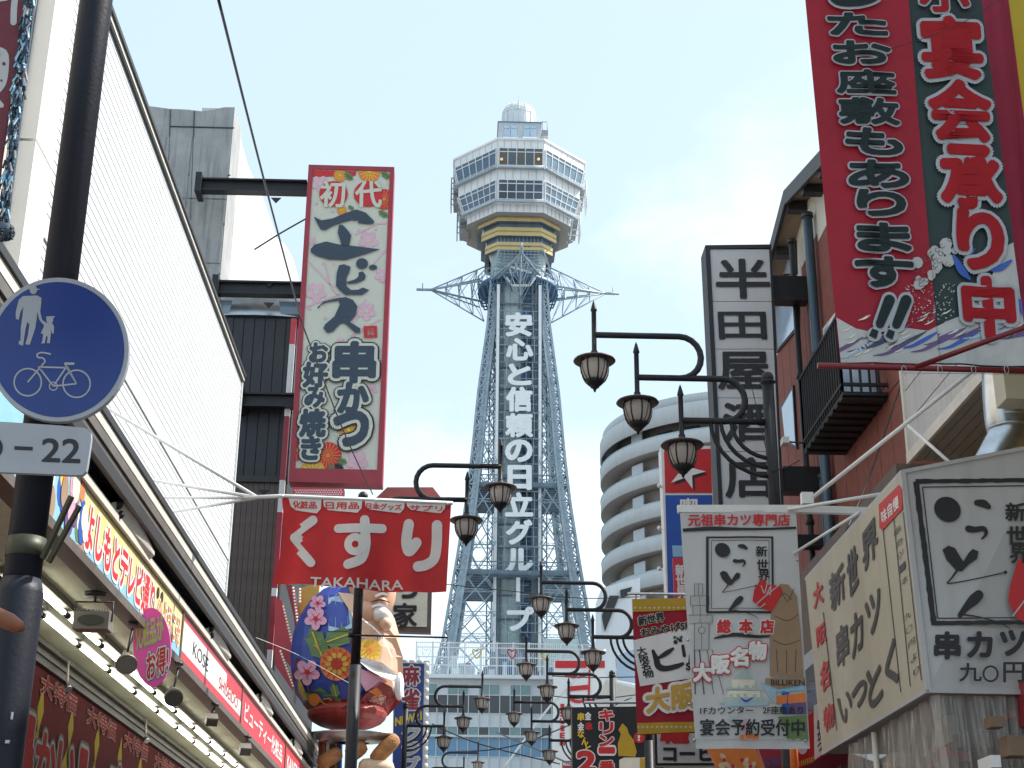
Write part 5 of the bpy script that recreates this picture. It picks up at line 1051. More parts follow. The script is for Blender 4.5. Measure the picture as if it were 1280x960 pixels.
def logo(a, C, ox, oy, s, lay):      # いっとく, brush style: unit = the box sign's zoom pixels /4
    T = lambda pts: [(ox+p[0]*s, oy+p[1]*s) + ((p[2]*s,) if len(p) > 2 else ()) for p in pts]
    a.m('ink'); disc(a, C, *T([(23, 20)])[0], 16.5*s, 14.5*s, lay, .6); stroke(a, C, T([(58, 12, 7), (66, 13, 9), (72, 17, 6)]), lay=lay)
    stroke(a, C, T([(48, 43, 8), (56, 44, 7), (66, 43, 6), (69, 49, 4), (64, 55, 2)]), lay=lay)
    shape(a, C, T([(17, 68), (24, 63), (32, 66), (38, 76), (42, 82), (48, 72), (53, 67), (60, 70), (58, 79), (48, 86), (40, 94), (33, 92), (22, 80)]), lay); stroke(a, C, T([(35, 92, 3), (27, 103, 2), (24, 108, 1.5), (50, 104, 1.3), (92, 95, 1.5)]), lay=lay+.3); disc(a, C, *T([(92, 95)])[0], 2.2*s, lay=lay+.5)
    stroke(a, C, T([(60, 122, 12), (54, 128, 13), (46, 136, 9), (38, 146, 6)]), lay=lay); stroke(a, C, T([(40, 145, 2), (60, 148, 1.6), (85, 155, 1.4), (97, 162, 1)]), lay=lay+.3)
    for ch, x, y in (('新', 92, 12), ('世', 94, 40), ('界', 97, 62)): text(a, C, ch, T([(x, y), (x+24, y), (x+24, y+22), (x, y+22)]), lay, .03, ink='ink')
logo(a, CW, 889, 676, .6, 2)
a.m('print_red'); shape(a, CW, [(949, 727), (956, 724), (958, 731), (975, 733), (978, 740), (970, 756), (964, 765), (950, 760), (940, 752), (942, 738)], 3); a.m('banner_white')
for pts in ([(944, 757), (957, 745), (972, 733)], [(951, 733), (955, 742), (958, 731)], [(958, 744), (963, 733), (962, 744)], [(950, 760), (956, 755)]): stroke(a, CW, pts, 1.3, 4)
for i, ch in enumerate('総本店'): tb(a, CW, ch, 896+i*27, 775, 913+i*27, 792, 2, .05, 'print_red', ('print_white', .12))
a.m('ink'); stroke(a, CW, [(893, 798, 2), (915, 794, 5), (945, 796, 4), (965, 795, 2)], lay=1)
a.m('grey_ink')   # line drawing of the tower
tw = [(868, 730, 878, 745), (863, 745, 886, 757), (866, 757, 884, 769), (860, 769, 890, 779), (868, 779, 886, 812)]
for x0, y0, x1, y1 in tw:
    a.m('print_grey'); shape(a, CW, quadrect(CW, x0, y0, x1, y1), .6); a.m('grey_ink'); 
    for p in ([(x0, y0), (x1, y0)], [(x0, y0), (x0, y1)], [(x1, y0), (x1, y1)], [((x0+x1)/2, y0), ((x0+x1)/2, y1)]): stroke(a, CW, p, .6, 1, rnd=False)
for x0, x1 in ((868, 869), (874, 880), (884, 892), (890, 904)): stroke(a, CW, [(x0, 812), (x1, 868)], 1.5 if x0 < 875 else .8, 1, rnd=False)
disc(a, CW, 877, 788, 4.5, lay=1); a.m('print_grey'); disc(a, CW, 877, 788, 3.8, lay=1.5)
M('pastel_green', (.4, .5, .47), .6); M('pastel_blue', (.35, .5, .6), .6)   # castle in pale ink
for m, pg in (('pastel_green', [(915, 850), (930, 836), (942, 850)]), ('print_cream', [(914, 850), (944, 850), (943, 860), (914, 860)]), ('pastel_green', [(905, 862), (915, 857), (944, 857), (955, 864)]), ('print_cream', [(910, 864), (950, 864), (950, 872), (908, 872)]), ('pastel_green', [(898, 880), (912, 868), (948, 868), (966, 878)]), ('pastel_blue', [(905, 878), (960, 876), (960, 882), (905, 884)])): a.m(m); shape(a, CW, pg, 1)
a.m('print_blue'); stroke(a, CW, [(925, 873, 1), (932, 877, 3), (941, 872, 1)], lay=2)
for m, pg in (('print_sky', [(949, 852), (972, 862), (1007, 853), (1008, 862), (975, 866), (962, 862)]), ('pastel_blue', [(950, 853), (970, 862), (970, 880), (960, 870)]), ('print_orange', [(970, 870), (1007, 866), (1007, 878), (970, 880)]), ('print_blue', [(977, 864), (986, 864), (987, 893), (978, 893)]), ('print_purple', [(986, 880), (1008, 877), (1009, 893), (987, 893)]), ('print_green', [(972, 896), (1009, 894), (1010, 925), (984, 925), (981, 910)]), ('pastel_green', [(910, 896), (922, 896), (922, 903), (911, 902)]), ('print_pink', [(930, 898), (933, 898), (934, 925), (930, 925)]), ('print_orange', [(925, 919), (948, 918), (948, 925), (924, 925)])): a.m(m); shape(a, CW, pg, 1)
a.m('print_tan'); shape(a, CW, [(962, 782), (967, 742), (975, 730), (985, 731), (996, 745), (1001, 790), (1004, 846), (962, 846)], 1.4); shape(a, CW, [(956, 848), (1006, 847), (1007, 856), (975, 861), (956, 855)], 2.5); a.m('stall_brown')
for pts in ([(972, 750), (980, 742), (990, 750)], [(966, 800), (982, 806), (1000, 800)], [(970, 812), (972, 840)], [(983, 812), (983, 842)], [(995, 812), (994, 840)], [(968, 770), (984, 776), (998, 768)], [(975, 735), (984, 752), (992, 736)]): stroke(a, CW, pts, .9, 2, k=3, rnd=False)
tb(a, CW, 'BILLIKEN', 963, 850, 1005, 857, 3.5, .01, 'ink')
for i, (ch, dy) in enumerate((('大', 30), ('阪', 20), ('名', 11), ('物', 3))): tb(a, CW, ch, 867+i*23, 800+dy, 888+i*23, 822+dy, 4, .03, 'print_white', ('print_white', .07), ('print_red', .13))
tb(a, CW, '1Fカウンター', 875, 884, 941, 893, 3, .02, 'ink'); tb(a, CW, '2F座敷あり', 953, 883, 1003, 893, 3, .02, 'ink'); tb(a, CW, '宴会予約受付中', 875, 899, 1005, 920, 3, .025, 'ink'); a.m('print_grey'); shape(a, CW, [(866, 924), (1010, 924), (1011, 925), (866, 925)], 1)
a.build('print', wbn); CLIP[0] = None
rl = MB('white_paint_metal').slab([PY(x, y, YW) for x, y in ((847, 631), (1000, 631), (1090, 634), (1088, 642), (1000, 640), (848, 640))], V((0, .05, 0))); rl.build('rail', wbn)
kn = MB('steel')
for x, y in ((860, 800), (862, 880), (868, 925), (1007, 926), (997, 700)): kn.sphere(PY(x, y, YW-.02), .012, 6, 4)
kn.build('eyelet', wbn)
for k, (p, q, r, Yb) in enumerate((((1012, 625), (1215, 464), .017, 10.2), ((985, 637), (1110, 616), .014, 10.6), ((992, 692), (1075, 640), .012, 10.6), ((1135, 532), (1187, 578), .013, 10.0))):
    MB('white_paint_metal').tube([PY(*p, YW if k < 3 else 10.5), PY(*q, Yb)], r, 8).build('stay', wbn)
c = PY(1008, 624, YW); MB('white_paint_metal').box(c-V((.04, .03, .04)), c+V((.05, .03, .05))).build('hub', wbn)
# ---- box sign with two faces
YN, XN = 9.1, 2.8; M('box_white', (.46, .465, .475), .45, var=.05, vs=2, streak=.25); M('box_cream', (.47, .44, .34), .45, var=.06, vs=2, streak=.2)
n0, n1 = PX(1128, 590, XN), PX(1160, 863, XN); f0, f1 = PX(1008, 724, XN), PX(1029, 942, XN)
g0, g1 = PY(1310, 555, n0.y-.05), PY(1310, 866, n0.y-.05)
h0, h1 = V((g0.x, f0.y, f0.z)), V((g1.x, f1.y, f1.z))
bs_ = thing('box_sign', 'big two faced lightbox sign with brush lettering on cream and grey white faces', 'sign', n1)
def quadslab(m, pts, d, nm, par): return MB(m).slab(pts, d).build(nm, par)
bd = MB('box_white'); bd.add([n1, g1, h1, f1, n0, g0, h0, f0], [(3, 2, 1, 0), (4, 5, 6, 7), (0, 1, 5, 4), (1, 2, 6, 5), (2, 3, 7, 6), (3, 0, 4, 7)]); bd.build('box', bs_)
def inset(q, k): c = sum(q, V((0, 0, 0)))/4; return [p+(c-p).normalized()*k for p in q]
lf = quadslab('box_cream', inset([f0, n0, n1, f1], .02), V((-.012, 0, 0)), 'side_face', bs_)
tr = MB('box_white').beam(n0, n1, .03).beam(f0, n0, .025).beam(n1, f1, .025).beam(n0, g0, .025).beam(n1, g1, .03).build('edge_trim', bs_)
FL_ = Face(n0+V((-.014, 0, 0)), (-1, 0, 0)); Z = ZT(960, 720, 4); Z4 = ZT(960, 480, 4); a = MB('grey_ink'); nf = (g0-n0).cross(n1-n0); FN_ = Face(n0+V((0, -.004, 0)), nf)
for (xa, ya, xb, yb) in ((1029, 765, 1046, 913), (1103, 654, 1126, 865), (1117, 645, 1138, 858), (1129, 640, 1152, 850)): stroke(a.m('grey_ink'), FL_, [(xa, ya), (xb, yb)], .9, 1, rnd=False)
for ch, q in (('大', ((1016, 734), (1028, 722), (1030, 752), (1018, 762))), ('阪', ((1020, 786), (1032, 776), (1034, 800), (1022, 810))), ('名', ((1025, 832), (1036, 822), (1038, 856), (1027, 868))), ('物', ((1029, 888), (1042, 874), (1044, 905), (1031, 918)))): text(a, FL_, ch, q, 2, .05, ink='print_red')
for s_, q in (('新', ((1036, 722), (1055, 700), (1058, 745), (1040, 768))), ('世', ((1058, 696), (1071, 678), (1074, 728), (1062, 750))), ('界', ((1076, 672), (1096, 642), (1099, 690), (1080, 718))),
              ('串', ((1044, 790), (1060, 774), (1062, 822), (1048, 840))), ('カ', ((1062, 775), (1078, 758), (1080, 806), (1066, 826))), ('ツ', ((1081, 752), (1100, 732), (1104, 775), (1086, 800))),
              ('い', ((1047, 875), (1063, 860), (1066, 888), (1054, 908))), ('っ', ((1064, 862), (1083, 846), (1085, 870), (1068, 892))), ('と', ((1082, 842), (1102, 822), (1104, 870), (1088, 890))), ('く', ((1104, 812), (1120, 795), (1124, 850), (1110, 870)))): text(a, FL_, s_, q, 2, .04, ink='grey_ink')
a.m('print_red'); shape(a, FL_, [(1099, 631), (1124, 606), (1128, 612), (1129, 636), (1104, 663), (1100, 660)], 2)
text(a, FL_, '味自慢', [(1102, 640), (1124, 618), (1125, 634), (1104, 656)], 3, .03, ink='print_white')
for s_, x, y in (('串', 1118, 660), ('カ', 1120, 675), ('ツ', 1122, 690), ('一', 1124, 706), ('本', 1127, 722), ('九', 1131, 766), ('〇', 1133, 783), ('円', 1136, 800), ('よ', 1139, 818), ('り', 1142, 835)): text(a, FL_, s_, [(x, y+3), (x+8, y-5), (x+8, y+4), (x, y+12)], 2, .0, ink='grey_ink')
a.m('ink')
rnd = random.Random(11)
def rough(C, p, q, w_, lay):     # brush-edged bar
    n = 26; pts = [(p[0]+(q[0]-p[0])*i/n+rnd.uniform(-.25, .25), p[1]+(q[1]-p[1])*i/n+rnd.uniform(-.25, .25), w_*rnd.uniform(.82, 1.12)) for i in range(n+1)]; stroke(a, C, pts, lay=lay, k=1, rnd=False)
rough(FN_, (1145, 602), (1167, 777), 7, 1); rough(FN_, (1144, 602), (1300, 600), 5.5, 1.3); rough(FN_, (1164, 779), (1300, 778), 5.5, 1.6)
for p, q in (((1153, 609), (1172, 773)), ((1153, 609), (1300, 607)), ((1172, 773), (1300, 772))): stroke(a, FN_, [p, q], 1.4, 1.2, rnd=False)
logo(a, FN_, 1160, 616, 1.05, 2)
a.m('print_red'); shape(a, FN_, [(1262, 735), (1272, 700), (1300, 690), (1300, 790), (1270, 772), (1260, 752)], 2)
a.m('box_white'); stroke(a, FN_, [(1266, 770), (1285, 745)], 1.8, 3)
for s_, x0, y0, x1, y1 in (('串', 1168, 790, 1200, 824), ('カ', 1209, 790, 1240, 822), ('ツ', 1250, 788, 1282, 820), ('九', 1199, 829, 1227, 852), ('〇', 1228, 832, 1248, 853), ('円', 1254, 828, 1280, 853)): text(a, FN_, s_, [(x0, y0), (x1, y0), (x1, y1), (x0, y1)], 2, .045 if y0 < 800 else .02, ink='ink')
a.build('lettering', bs_)
# below the box: clear plastic curtains and what hangs behind them
M('plastic', (.6, .58, .55), .12, var=.2, trans=.62, spec=.9); M('stall_dark', (.06, .03, .025), .7, var=.5, vs=3); M('stall_wood', (.2, .13, .08), .6, var=.3)
pc = thing('plastic_curtain', 'clear crinkled plastic curtains hanging under the box sign', 'curtain', n1)
def curtain(p, q, z0, z1, seed, kk=50):
    rnd = random.Random(seed); d = (q-p); nrm = V((-d.y, d.x, 0)).normalized(); c = MB('plastic'); vs = []; off = [rnd.uniform(-.04, .04) for _ in range(kk+1)]
    for j in range(9):
        for i in range(kk+1): b = p.lerp(q, i/kk); vs.append(V((b.x, b.y, z1+(z0-z1)*j/8+(b.z-p.z)))+nrm*(off[i]*(.6+.4*j/8)+.012*sin(j*2+i)))
    return c.add(vs, [(j*(kk+1)+i, j*(kk+1)+i+1, (j+1)*(kk+1)+i+1, (j+1)*(kk+1)+i) for j in range(8) for i in range(kk)])
curtain(n1+V((.06, .02, 0)), f1+V((.06, -.5, 0)), 1.6, n1.z-.02, 1).build('side_sheet', pc); curtain(n1+V((.06, .05, 0)), g1+V((0, .05, 0)), 1.6, n1.z-.02, 2).build('front_sheet', pc)
MB('cream_trim').tube([(2.84, 10.45, 1.2), (2.84, 10.45, 3.12)], .022, 8).build('post', pc)
stl = thing('food_stall_interior', 'dim red and brown stall interior behind the plastic curtains', 'stall', (3.2, 10, 1.5)); rnd = random.Random(9)
bx((3.5, 8.2, 0), (3.6, 12.2, 3.1), 'stall_dark').build('back_wall', stl)
bx((3.0, 12.1, 0), (4.0, 12.2, 3.1), 'stall_dark').build('end_wall', stl)
for k in range(46): x = 3.0+rnd.random()*.4; y = 8.6+rnd.random()*3.2; z = 1.7+rnd.random()*1.3; h = .05+rnd.random()*.22; bx((x, y, z), (x+.05+rnd.random()*.2, y+.08+rnd.random()*.25, z+h), rnd.choice(['shop_red', 'stall_wood', 'stall_wood', 'stall_dark', 'print_green', 'print_cream', 'maroon_frame', 'print_white'])).build('hanging_item', stl)
# ---- white building with soffit, duct
wt = thing('white_sided_house', 'white sided house with boarded soffit and yellow wall above the box sign', 'building', (4, 8, 0)); M('house_siding', (.5, .5, .5), .6, var=.08, streak=.35)
bx((4.06, 5, 5.93), (9, 12.76, 9.5), 'house_siding').build('wall', wt)
pieces('siding_board', wt, 'house_siding', [((4.0, 5, 5.93+k*.31+.006), (4.06, 12.76, 5.93+(k+1)*.31-.006)) for k in range(11)])
pieces('soffit_board', wt, 'soffit_board', [((4.0+k*.1+.005, 5, 5.88), (4.0+(k+1)*.1-.005, 12.76, 5.92)) for k in range(11)])
bx((3.97, 5, 5.86), (4.0, 12.8, 5.96), 'cream_trim').build('trim', wt); bx((3.98, 12.76, 5.93), (4.08, 12.82, 9.5), 'cream_trim').build('corner_trim', wt)
bx((5.1, 5, 0), (9, 12.7, 5.93), 'yellow_wall').build('lower_wall', wt)
w1 = bx((5.04, 10.3, 4.6), (5.09, 11.4, 5.65), 'stall_wood').build('window', wt); bx((5.02, 10.38, 4.68), (5.038, 11.32, 5.57), 'glass_dark').build('pane', w1)
dt = thing('ventilation_duct', 'shiny spiral metal duct rising behind the box sign', 'duct', (3.8, 10, 4.9)); p = [PY(1255, 380, 10), PY(1255, 470, 10), PY(1258, 520, 10), PY(1262, 545, 10), PY(1252, 568, 9.95), PY(1235, 600, 9.9)]
MB('duct_metal').tube(smooth([tuple(x) for x in p], 4), .155, 24).build('pipe', dt)
for k in range(9): c = PY(1255+k*.9, 440+k*12, 10); MB('steel').tube([c+V((0, 0, -.006)), c+V((0, 0, .006))], .161, 24).build('seam', dt)
ob = MB('box_cream').box(PY(1258, 498, 9.4), PY(1330, 450, 9.4)+V((0, .2, 0))); ob.top('pale_eave_box', 'pale boxed eave end at the right edge beside the metal duct', 'eave', loc=PY(1260, 480, 9.4))
# ---- big twin banners
M('banner_red', (.34, .013, .03), .75, var=.15, vs=2.5, thin=.22, bump=.1, bs=6); M('banner_green', (.025, .045, .045), .75, var=.2, vs=2.5, thin=.1); M('banner_ink', (.02, .032, .034), .8, spec=.2, var=.15); M('banner_grey', (.38, .39, .42), .7, var=.08); M('deep_red', (.33, .012, .018), .7, var=.15, spec=.2); M('wave_white', (.44, .44, .43), .7, var=.15, vs=6); M('banner_maroon', (.3, .012, .045), .75, var=.15, vs=3); M('banner_yellow2', (.55, .42, .03), .75)
YB_ = 7.0; C1 = Cloth(YB_, [(1001, -60), (1131, -60), (1174, 456), (1050, 455)], .006, 8); C2 = Cloth(YB_+.01, [(1131, -60), (1219, -60), (1287, 460), (1173, 456)], .007, 8, 1)
b1 = thing('red_banner', 'large red cloth banner with dark outlined vertical lettering and breaking waves at its foot', 'banner', C1.S(.5, .5)); b2 = thing('green_banner', 'large dark green cloth banner with red outlined vertical lettering, beside the red one', 'banner', C2.S(.5, .5))
C1.mesh('banner_red', 30, 60).build('cloth', b1); C2.mesh('banner_green', 30, 60).build('cloth', b2)
a1 = MB('wave_white'); a2 = MB('wave_white'); rnd = random.Random(4)
def waves(a, C, quad, seed, foam):
    CLIP[0] = quad; rnd = random.Random(seed); a.m('wave_white'); return rnd
qa = [(1001, -60), (1130.5, -60), (1173.5, 455), (1050.5, 454)]; qb = [(1132, -60), (1218, -60), (1285, 459), (1174, 455)]
for a, C, q in ((a1, C1, qa), (a2, C2, qb)):
    CLIP[0] = q; a.m('wave_white'); shape(a, C, [(1040, 395), (1070, 412), (1100, 420), (1130, 410), (1160, 414), (1185, 402), (1205, 395), (1235, 360), (1250, 312), (1265, 305), (1300, 330), (1300, 480), (1040, 480)], 1)
    for k in range(16):
        x = 1050+k*16; y = 440-k*1.6+rnd.uniform(-6, 6); a.m(rnd.choice(['print_purple', 'print_blue', 'print_purple', 'pastel_blue', 'navy_ink'])); stroke(a, C, [(x-24, y+8, .8), (x-8, y+5, 3.5), (x+10, y-4, 5), (x+28, y-14, 1)], lay=2, rnd=False)
    for k in range(46):
        x = 1048+rnd.random()*235; y = 402+rnd.random()*48-(x-1048)*.12; a.m(rnd.choice(['navy_ink', 'print_cream', 'print_cream', 'print_purple', 'pastel_blue'])); stroke(a, C, [(x, y, .5), (x+6, y-2, 1.6), (x+12, y-6, .4)], lay=2.5, rnd=False)
    for k in range(26): # foam crest between the two banners
        t = k/26; x = 1142+rnd.random()*52+t*4; y = 345-(x-1140)*.75+rnd.uniform(-14, 20); a.m('wave_white'); disc(a, C, x, y, rnd.uniform(3, 8), lay=1.3+.05*k, n=9)
    for k in range(24):
        x = 1140+rnd.random()*60; y = 345-(x-1140)*.7+rnd.uniform(-16, 20); a.m('grey_ink'); stroke(a, C, [(x+cos(t)*3, y+sin(t)*2.6) for t in (0, 1.2, 2.4, 3.6, 4.6)], .6, 3, k=2, rnd=False)
    a.m('print_blue')
    for pts in ([(1190, 322, 3), (1200, 340, 10), (1210, 350, 4)], [(1195, 312, 1), (1208, 322, 5), (1218, 312, 1)], [(1238, 340, 2), (1250, 336, 8), (1262, 328, 3)], [(1272, 380, 8), (1282, 400, 8)]): stroke(a, C, pts, lay=3.2)
    a.m('wave_white')
    for k in range(150): x = 1130+rnd.random()*62; y = 355+rnd.random()*50; disc(a, C, x, y, rnd.uniform(.4, 1.1), lay=2, n=5)
CLIP[0] = None
def bt_(a, C, ch, x0, y0, x1, y1, ink, sk, b=.055, h=.115):   # glyph box skewed with the cloth
    text(a, C, ch, [(x0, y0), (x1, y0+2), (x1+sk, y1+2), (x0+sk, y1)], 4.5, b, ('banner_grey', h), ink=ink)
for ch, x0, y0, x1, y1 in (('し', 1033, -32, 1096, 10), ('た', 1031, 19, 1107, 46), ('お', 1037, 54, 1112, 82), ('座', 1041, 90, 1117, 119), ('敷', 1045, 125, 1122, 157), ('も', 1053, 163, 1126, 195), ('あ', 1056, 203, 1134, 236), ('り', 1067, 240, 1131, 272), ('ま', 1067, 281, 1137, 316), ('す', 1066, 323, 1140, 361)): bt_(a1, C1, ch, x0, y0, x1, y1, 'banner_ink', 3)
a1.m('banner_grey')
for dx in (0, 21):
    a1.m('banner_grey'); stroke(a1, C1, [(1110+dx, 377), (1099+dx, 408)], 20, 4.5); disc(a1, C1, 1091+dx, 421, 9, 9, 4.7); a1.m('banner_ink'); stroke(a1, C1, [(1110+dx, 378, 14), (1098+dx, 408, 11)], lay=6); shape(a1, C1, [(1088+dx, 414), (1096+dx, 417), (1093+dx, 427), (1084+dx, 423)], 6.4)
for ch, x0, y0, x1, y1, sk in (('小', 1146, -22, 1208, 17, 3), ('宴', 1148, 24, 1222, 100, 6), ('会', 1157, 103, 1234, 178, 6), ('承', 1171, 184, 1245, 262, 6), ('り', 1192, 264, 1249, 338, 6), ('中', 1199, 348, 1262, 424, 6)): bt_(a2, C2, ch, x0, y0, x1, y1, 'deep_red', sk, .05, .105)
a1.build('print', b1); a2.build('print', b2)
FM = YF(7.35); mb_ = thing('maroon_side_cloth', 'maroon cloth strip hanging at the right edge behind the green banner', 'banner', FM.at(1262, 200)); C3 = Cloth(7.35, [(1212, -60), (1254, -60), (1330, 470), (1272, 470)], .05, 5, 2); C3.mesh('banner_maroon', 16, 20).build('cloth', mb_)
yb_ = thing('yellow_side_cloth', 'yellow cloth filling the upper right corner behind the maroon strip', 'banner', YF(7.6).at(1275, 80)); Cloth(7.6, [(1240, -60), (1420, -60), (1460, 330), (1300, 330)], .03, 5, 1).mesh('banner_yellow2', 16, 20).build('cloth', yb_)
M('pipe_red', (.16, .012, .02), .4, metal=.2, var=.2)
pr = thing('banner_pipes', 'dark red pipes along the foot of the two big banners', 'pipe', PY(1022, 457, YB_)); MB('pipe_red').tube([PY(1022, 457, YB_-.03), PY(1300, 464, YB_-.03)], .0155, 12).build('pipe', pr); MB('pipe_red').tube([PY(1145, 459, YB_-.08), PY(1300, 402, 6.5)], .0135, 12).build('pipe', pr)
ck = MB('steel')
for x in (1130, 1175, 1217, 1258): p = PY(x, 462, YB_-.045); ck.tube([p+V((cos(t)*.012, 0, sin(t)*.022)) for t in [2*pi*k/8 for k in range(9)]], .002, 4); ck.tube([p-V((0, 0, .02)), p-V((-.004, 0, .035))], .002, 4)
ck.tube([PY(1128, 466, YB_), PY(1290, 468, YB_)], .002, 4); ck.build('clips', pr, kind='stuff')
# ---- souvenir banner
YV = 18.0; CV = Cloth(YV, [(790, 749), (885, 747), (890, 914), (796.5, 919)], .01, 6); vb = thing('souvenir_banner', 'red and yellow souvenir shop banner with tilted white panel, partly behind the white banner', 'banner', CV.S(.3, .5)); M('banner_gold', (.6, .38, .03), .6, var=.08, thin=.2)
CV.mesh('banner_red', 12, 20).build('cloth', vb); CLIP[0] = [(790, 749), (884, 747), (889, 914), (797, 918)]; a = MB('banner_gold')
shape(a, CV, [(788, 745), (890, 743), (891, 762), (789, 765)], 1); shape(a, CV, [(790, 904), (892, 902), (892, 920), (790, 922)], 1); a.m('print_white'); shape(a, CV, [(790, 801), (864, 783), (890, 776), (890, 844), (800, 858)], 1); a.m('print_cream')
for x in range(794, 886, 6): shape(a, CV, sx_(x, 760, 1.8, .8), 2); shape(a, CV, sx_(x+3, 909, 2, .9), 2)
text(a, CV, '新世界', [(797, 771), (829, 765), (831, 777), (798, 783)], 2, .04, ('print_cream', .09), ink='ink'); text(a, CV, 'おみやげSP', [(800, 786), (862, 776), (862, 787), (802, 796)], 2, .04, ('print_cream', .09), ink='ink')
text(a, CV, '大阪名物', [(795, 810), (806, 808), (818, 846), (805, 848)], 2, .03, vert=True, ink='ink')
stroke(a.m('ink'), CV, [(816, 814, 4), (820, 824, 7), (823, 833, 8), (832, 836, 7), (846, 833, 6), (853, 830, 4)], lay=3); stroke(a, CV, [(824, 822, 4), (834, 816, 6), (841, 811, 3)], lay=3.3); disc(a, CV, 844, 803, 2.6, lay=3); disc(a, CV, 850, 801, 2.2, lay=3); stroke(a, CV, [(853, 808, 4), (855, 820, 4)], lay=3); stroke(a, CV, [(864, 806, 4), (862, 828, 4)], lay=3)
for k in range(3): shape(a, CV, sx_(843+k*4, 797+(k % 2)*2, 3, 1.2), 3)
tb(a, CV, 'S', 857, 829, 863, 838, 3, .05, 'ink')
text(a, CV, '大阪', [(806, 862), (868, 852), (868, 884), (808, 892)], 3, .05, ('print_white', .17), ink='print_gold', halo2=None); a.build('print', vb); CLIP[0] = None
p, q = CV.S(0, 0), V((4.49, YV, CV.S(0, 0).z)); MB('steel').tube([p+V((-.05, 0, .07)), q+V((0, 0, .07))], .018, 8).build('pole', vb); 
for x in (795, 835, 870): p = PY(x, 745, YV); MB('brown_trim').tube([p+V((0, 0, -.08)), p+V((0, 0, .03))], .008, 5).build('tie', vb)
# ---- black beer sign
YK = 28.0; FK = YF(YK); bk = thing('black_beer_sign', 'black sign with red and yellow lettering and a gold figure shape, under the street lamps', 'sign', FK.at(750, 960)); MB('black_metal').slab([FK.at(*p) for p in ((715, 884), (800, 883), (830, 900), (830, 1000), (716, 1000))], V((0, .3, 0))).build('box', bk); FK = YF(YK-.01); a = MB('print_red')
for ch, x0, y0, m in (('串', 722, 891, 'print_yellow'), ('金', 731, 890, 'print_white'), ('金', 722, 903, 'print_white'), ('串', 732, 903, 'print_red')): tb(a, FK, ch, x0, y0, x0+8, y0+10, 1, .04, m)
for ch, x0, y0 in (('な', 722, 913), ('ん', 727, 922), ('と', 731, 931)): tb(a, FK, ch, x0, y0, x0+8, y0+9, 1, .04, 'print_yellow')
tb(a, FK, '2', 721, 939, 745, 965, 1, .06, 'print_red', ('print_white', .1))
for i, ch in enumerate('キリン一番'): tb(a, FK, ch, 749+(i > 2)*0, 887+i*16, 767+(i > 2)*1, 887+i*16+(6 if ch == '一' else 14), 1, .06, 'print_red', ('print_white', .12), sl=0)
a.m('banner_gold'); shape(a, FK, [(773, 945), (772, 930), (776, 918), (773, 912), (778, 904), (784, 910), (786, 917), (792, 925), (796, 940), (794, 946)], 1); a.m('print_cream'); shape(a, FK, [(774, 950), (780, 947), (806, 947), (812, 950), (812, 975), (774, 975)], 2); a.m('banner_gold'); shape(a, FK, [(800, 947), (811, 950), (812, 975), (800, 975)], 3); a.m('print_red'); disc(a, FK, 799, 922, 7, 7, 1)
tb(a, FK, '!', 797, 918, 800, 926, 2, .05, 'print_white'); a.build('print', bk)
MB('steel').tube([YF(28.1).at(730, 878), YF(28.1).at(792, 878), V((4.49, 28.1, YF(28.1).at(792, 878).z))], .03, 6).build('bar', bk)
YC = 20.0; FC = YF(YC); cf = thing('coffee_sign', 'white coffee shop sign with red and black characters, below the souvenir banner', 'sign', FC.at(860, 950)); MB('black_metal').slab([FC.at(*p) for p in ((818, 915), (930, 915), (932, 957), (819, 957))], V((0, .2, 0))).build('frame', cf); MB('acrylic_white').slab([FC.at(*p)+V((0, -.01, 0)) for p in ((821, 917), (928, 917), (930, 954), (822, 954))], V((0, -.01, 0))).build('face', cf)
a = MB('ink'); FC = YF(YC-.025); tb(a, FC, '軽', 825, 908, 862, 929, 1, .08, 'print_red'); tb(a, FC, '食', 872, 908, 905, 929, 1, .08, 'print_red'); tb(a, FC, 'コーヒー', 829, 933, 912, 951, 1, .05, 'ink'); a.build('print', cf); bx((FC.at(925, 930).x, YC+.05, FC.at(925, 935).z), (4.49, YC+.15, FC.at(925, 925).z), 'black_metal').build('bracket', cf)
# ---- red and white tower-side sign
YQ = 70.0; FQ2 = YF(YQ); rw = thing('red_white_striped_sign', 'tall white sign with red band and red character strokes in front of the glass building', 'sign', FQ2.at(724, 960)); MB('print_white').slab([FQ2.at(*p) for p in ((693, 825), (757, 825), (757, 1010), (690, 1010))], V((0, .6, 0))).build('box', rw); FQ2 = YF(YQ-.02); a = MB('print_red')
shape(a, FQ2, [(694, 826), (756, 826), (756, 835), (694, 835)], 1); stroke(a, FQ2, [(706, 844, 2), (720, 845, 6), (737, 842, 4)], lay=1); stroke(a, FQ2, [(737, 838), (736, 872)], 2.5, 1.2); stroke(a, FQ2, [(712, 861), (735, 859)], 6, 1.4, rnd=False); stroke(a, FQ2, [(711, 862, 3), (712, 872, 4), (722, 877, 4), (741, 875, 2)], lay=1.6)
for i, ch in enumerate('ISUIEN'): tb(a, FQ2, ch, 700, 880+i*9, 706, 887+i*9, 1, .05, 'print_red')
a.m('fascia_yellow'); shape(a, FQ2, [(712, 898), (717, 900), (717, 960), (714, 960)], 1); a.build('print', rw)
FR = YF(60); t = thing('small_pink_sign', 'tiny dark pink shop sign at the lower edge left of the black beer sign', 'sign', FR.at(708, 955)); MB('maroon_frame').slab([FR.at(*p) for p in ((703, 951), (716, 951), (716, 975), (703, 975))], V((0, .2, 0))).build('board', t); a = MB('print_white'); text(a, FR, 'NOREN', [(704, 953), (715, 953), (715, 957), (704, 957)], 1, .03, ink='print_white'); a.build('print', t)
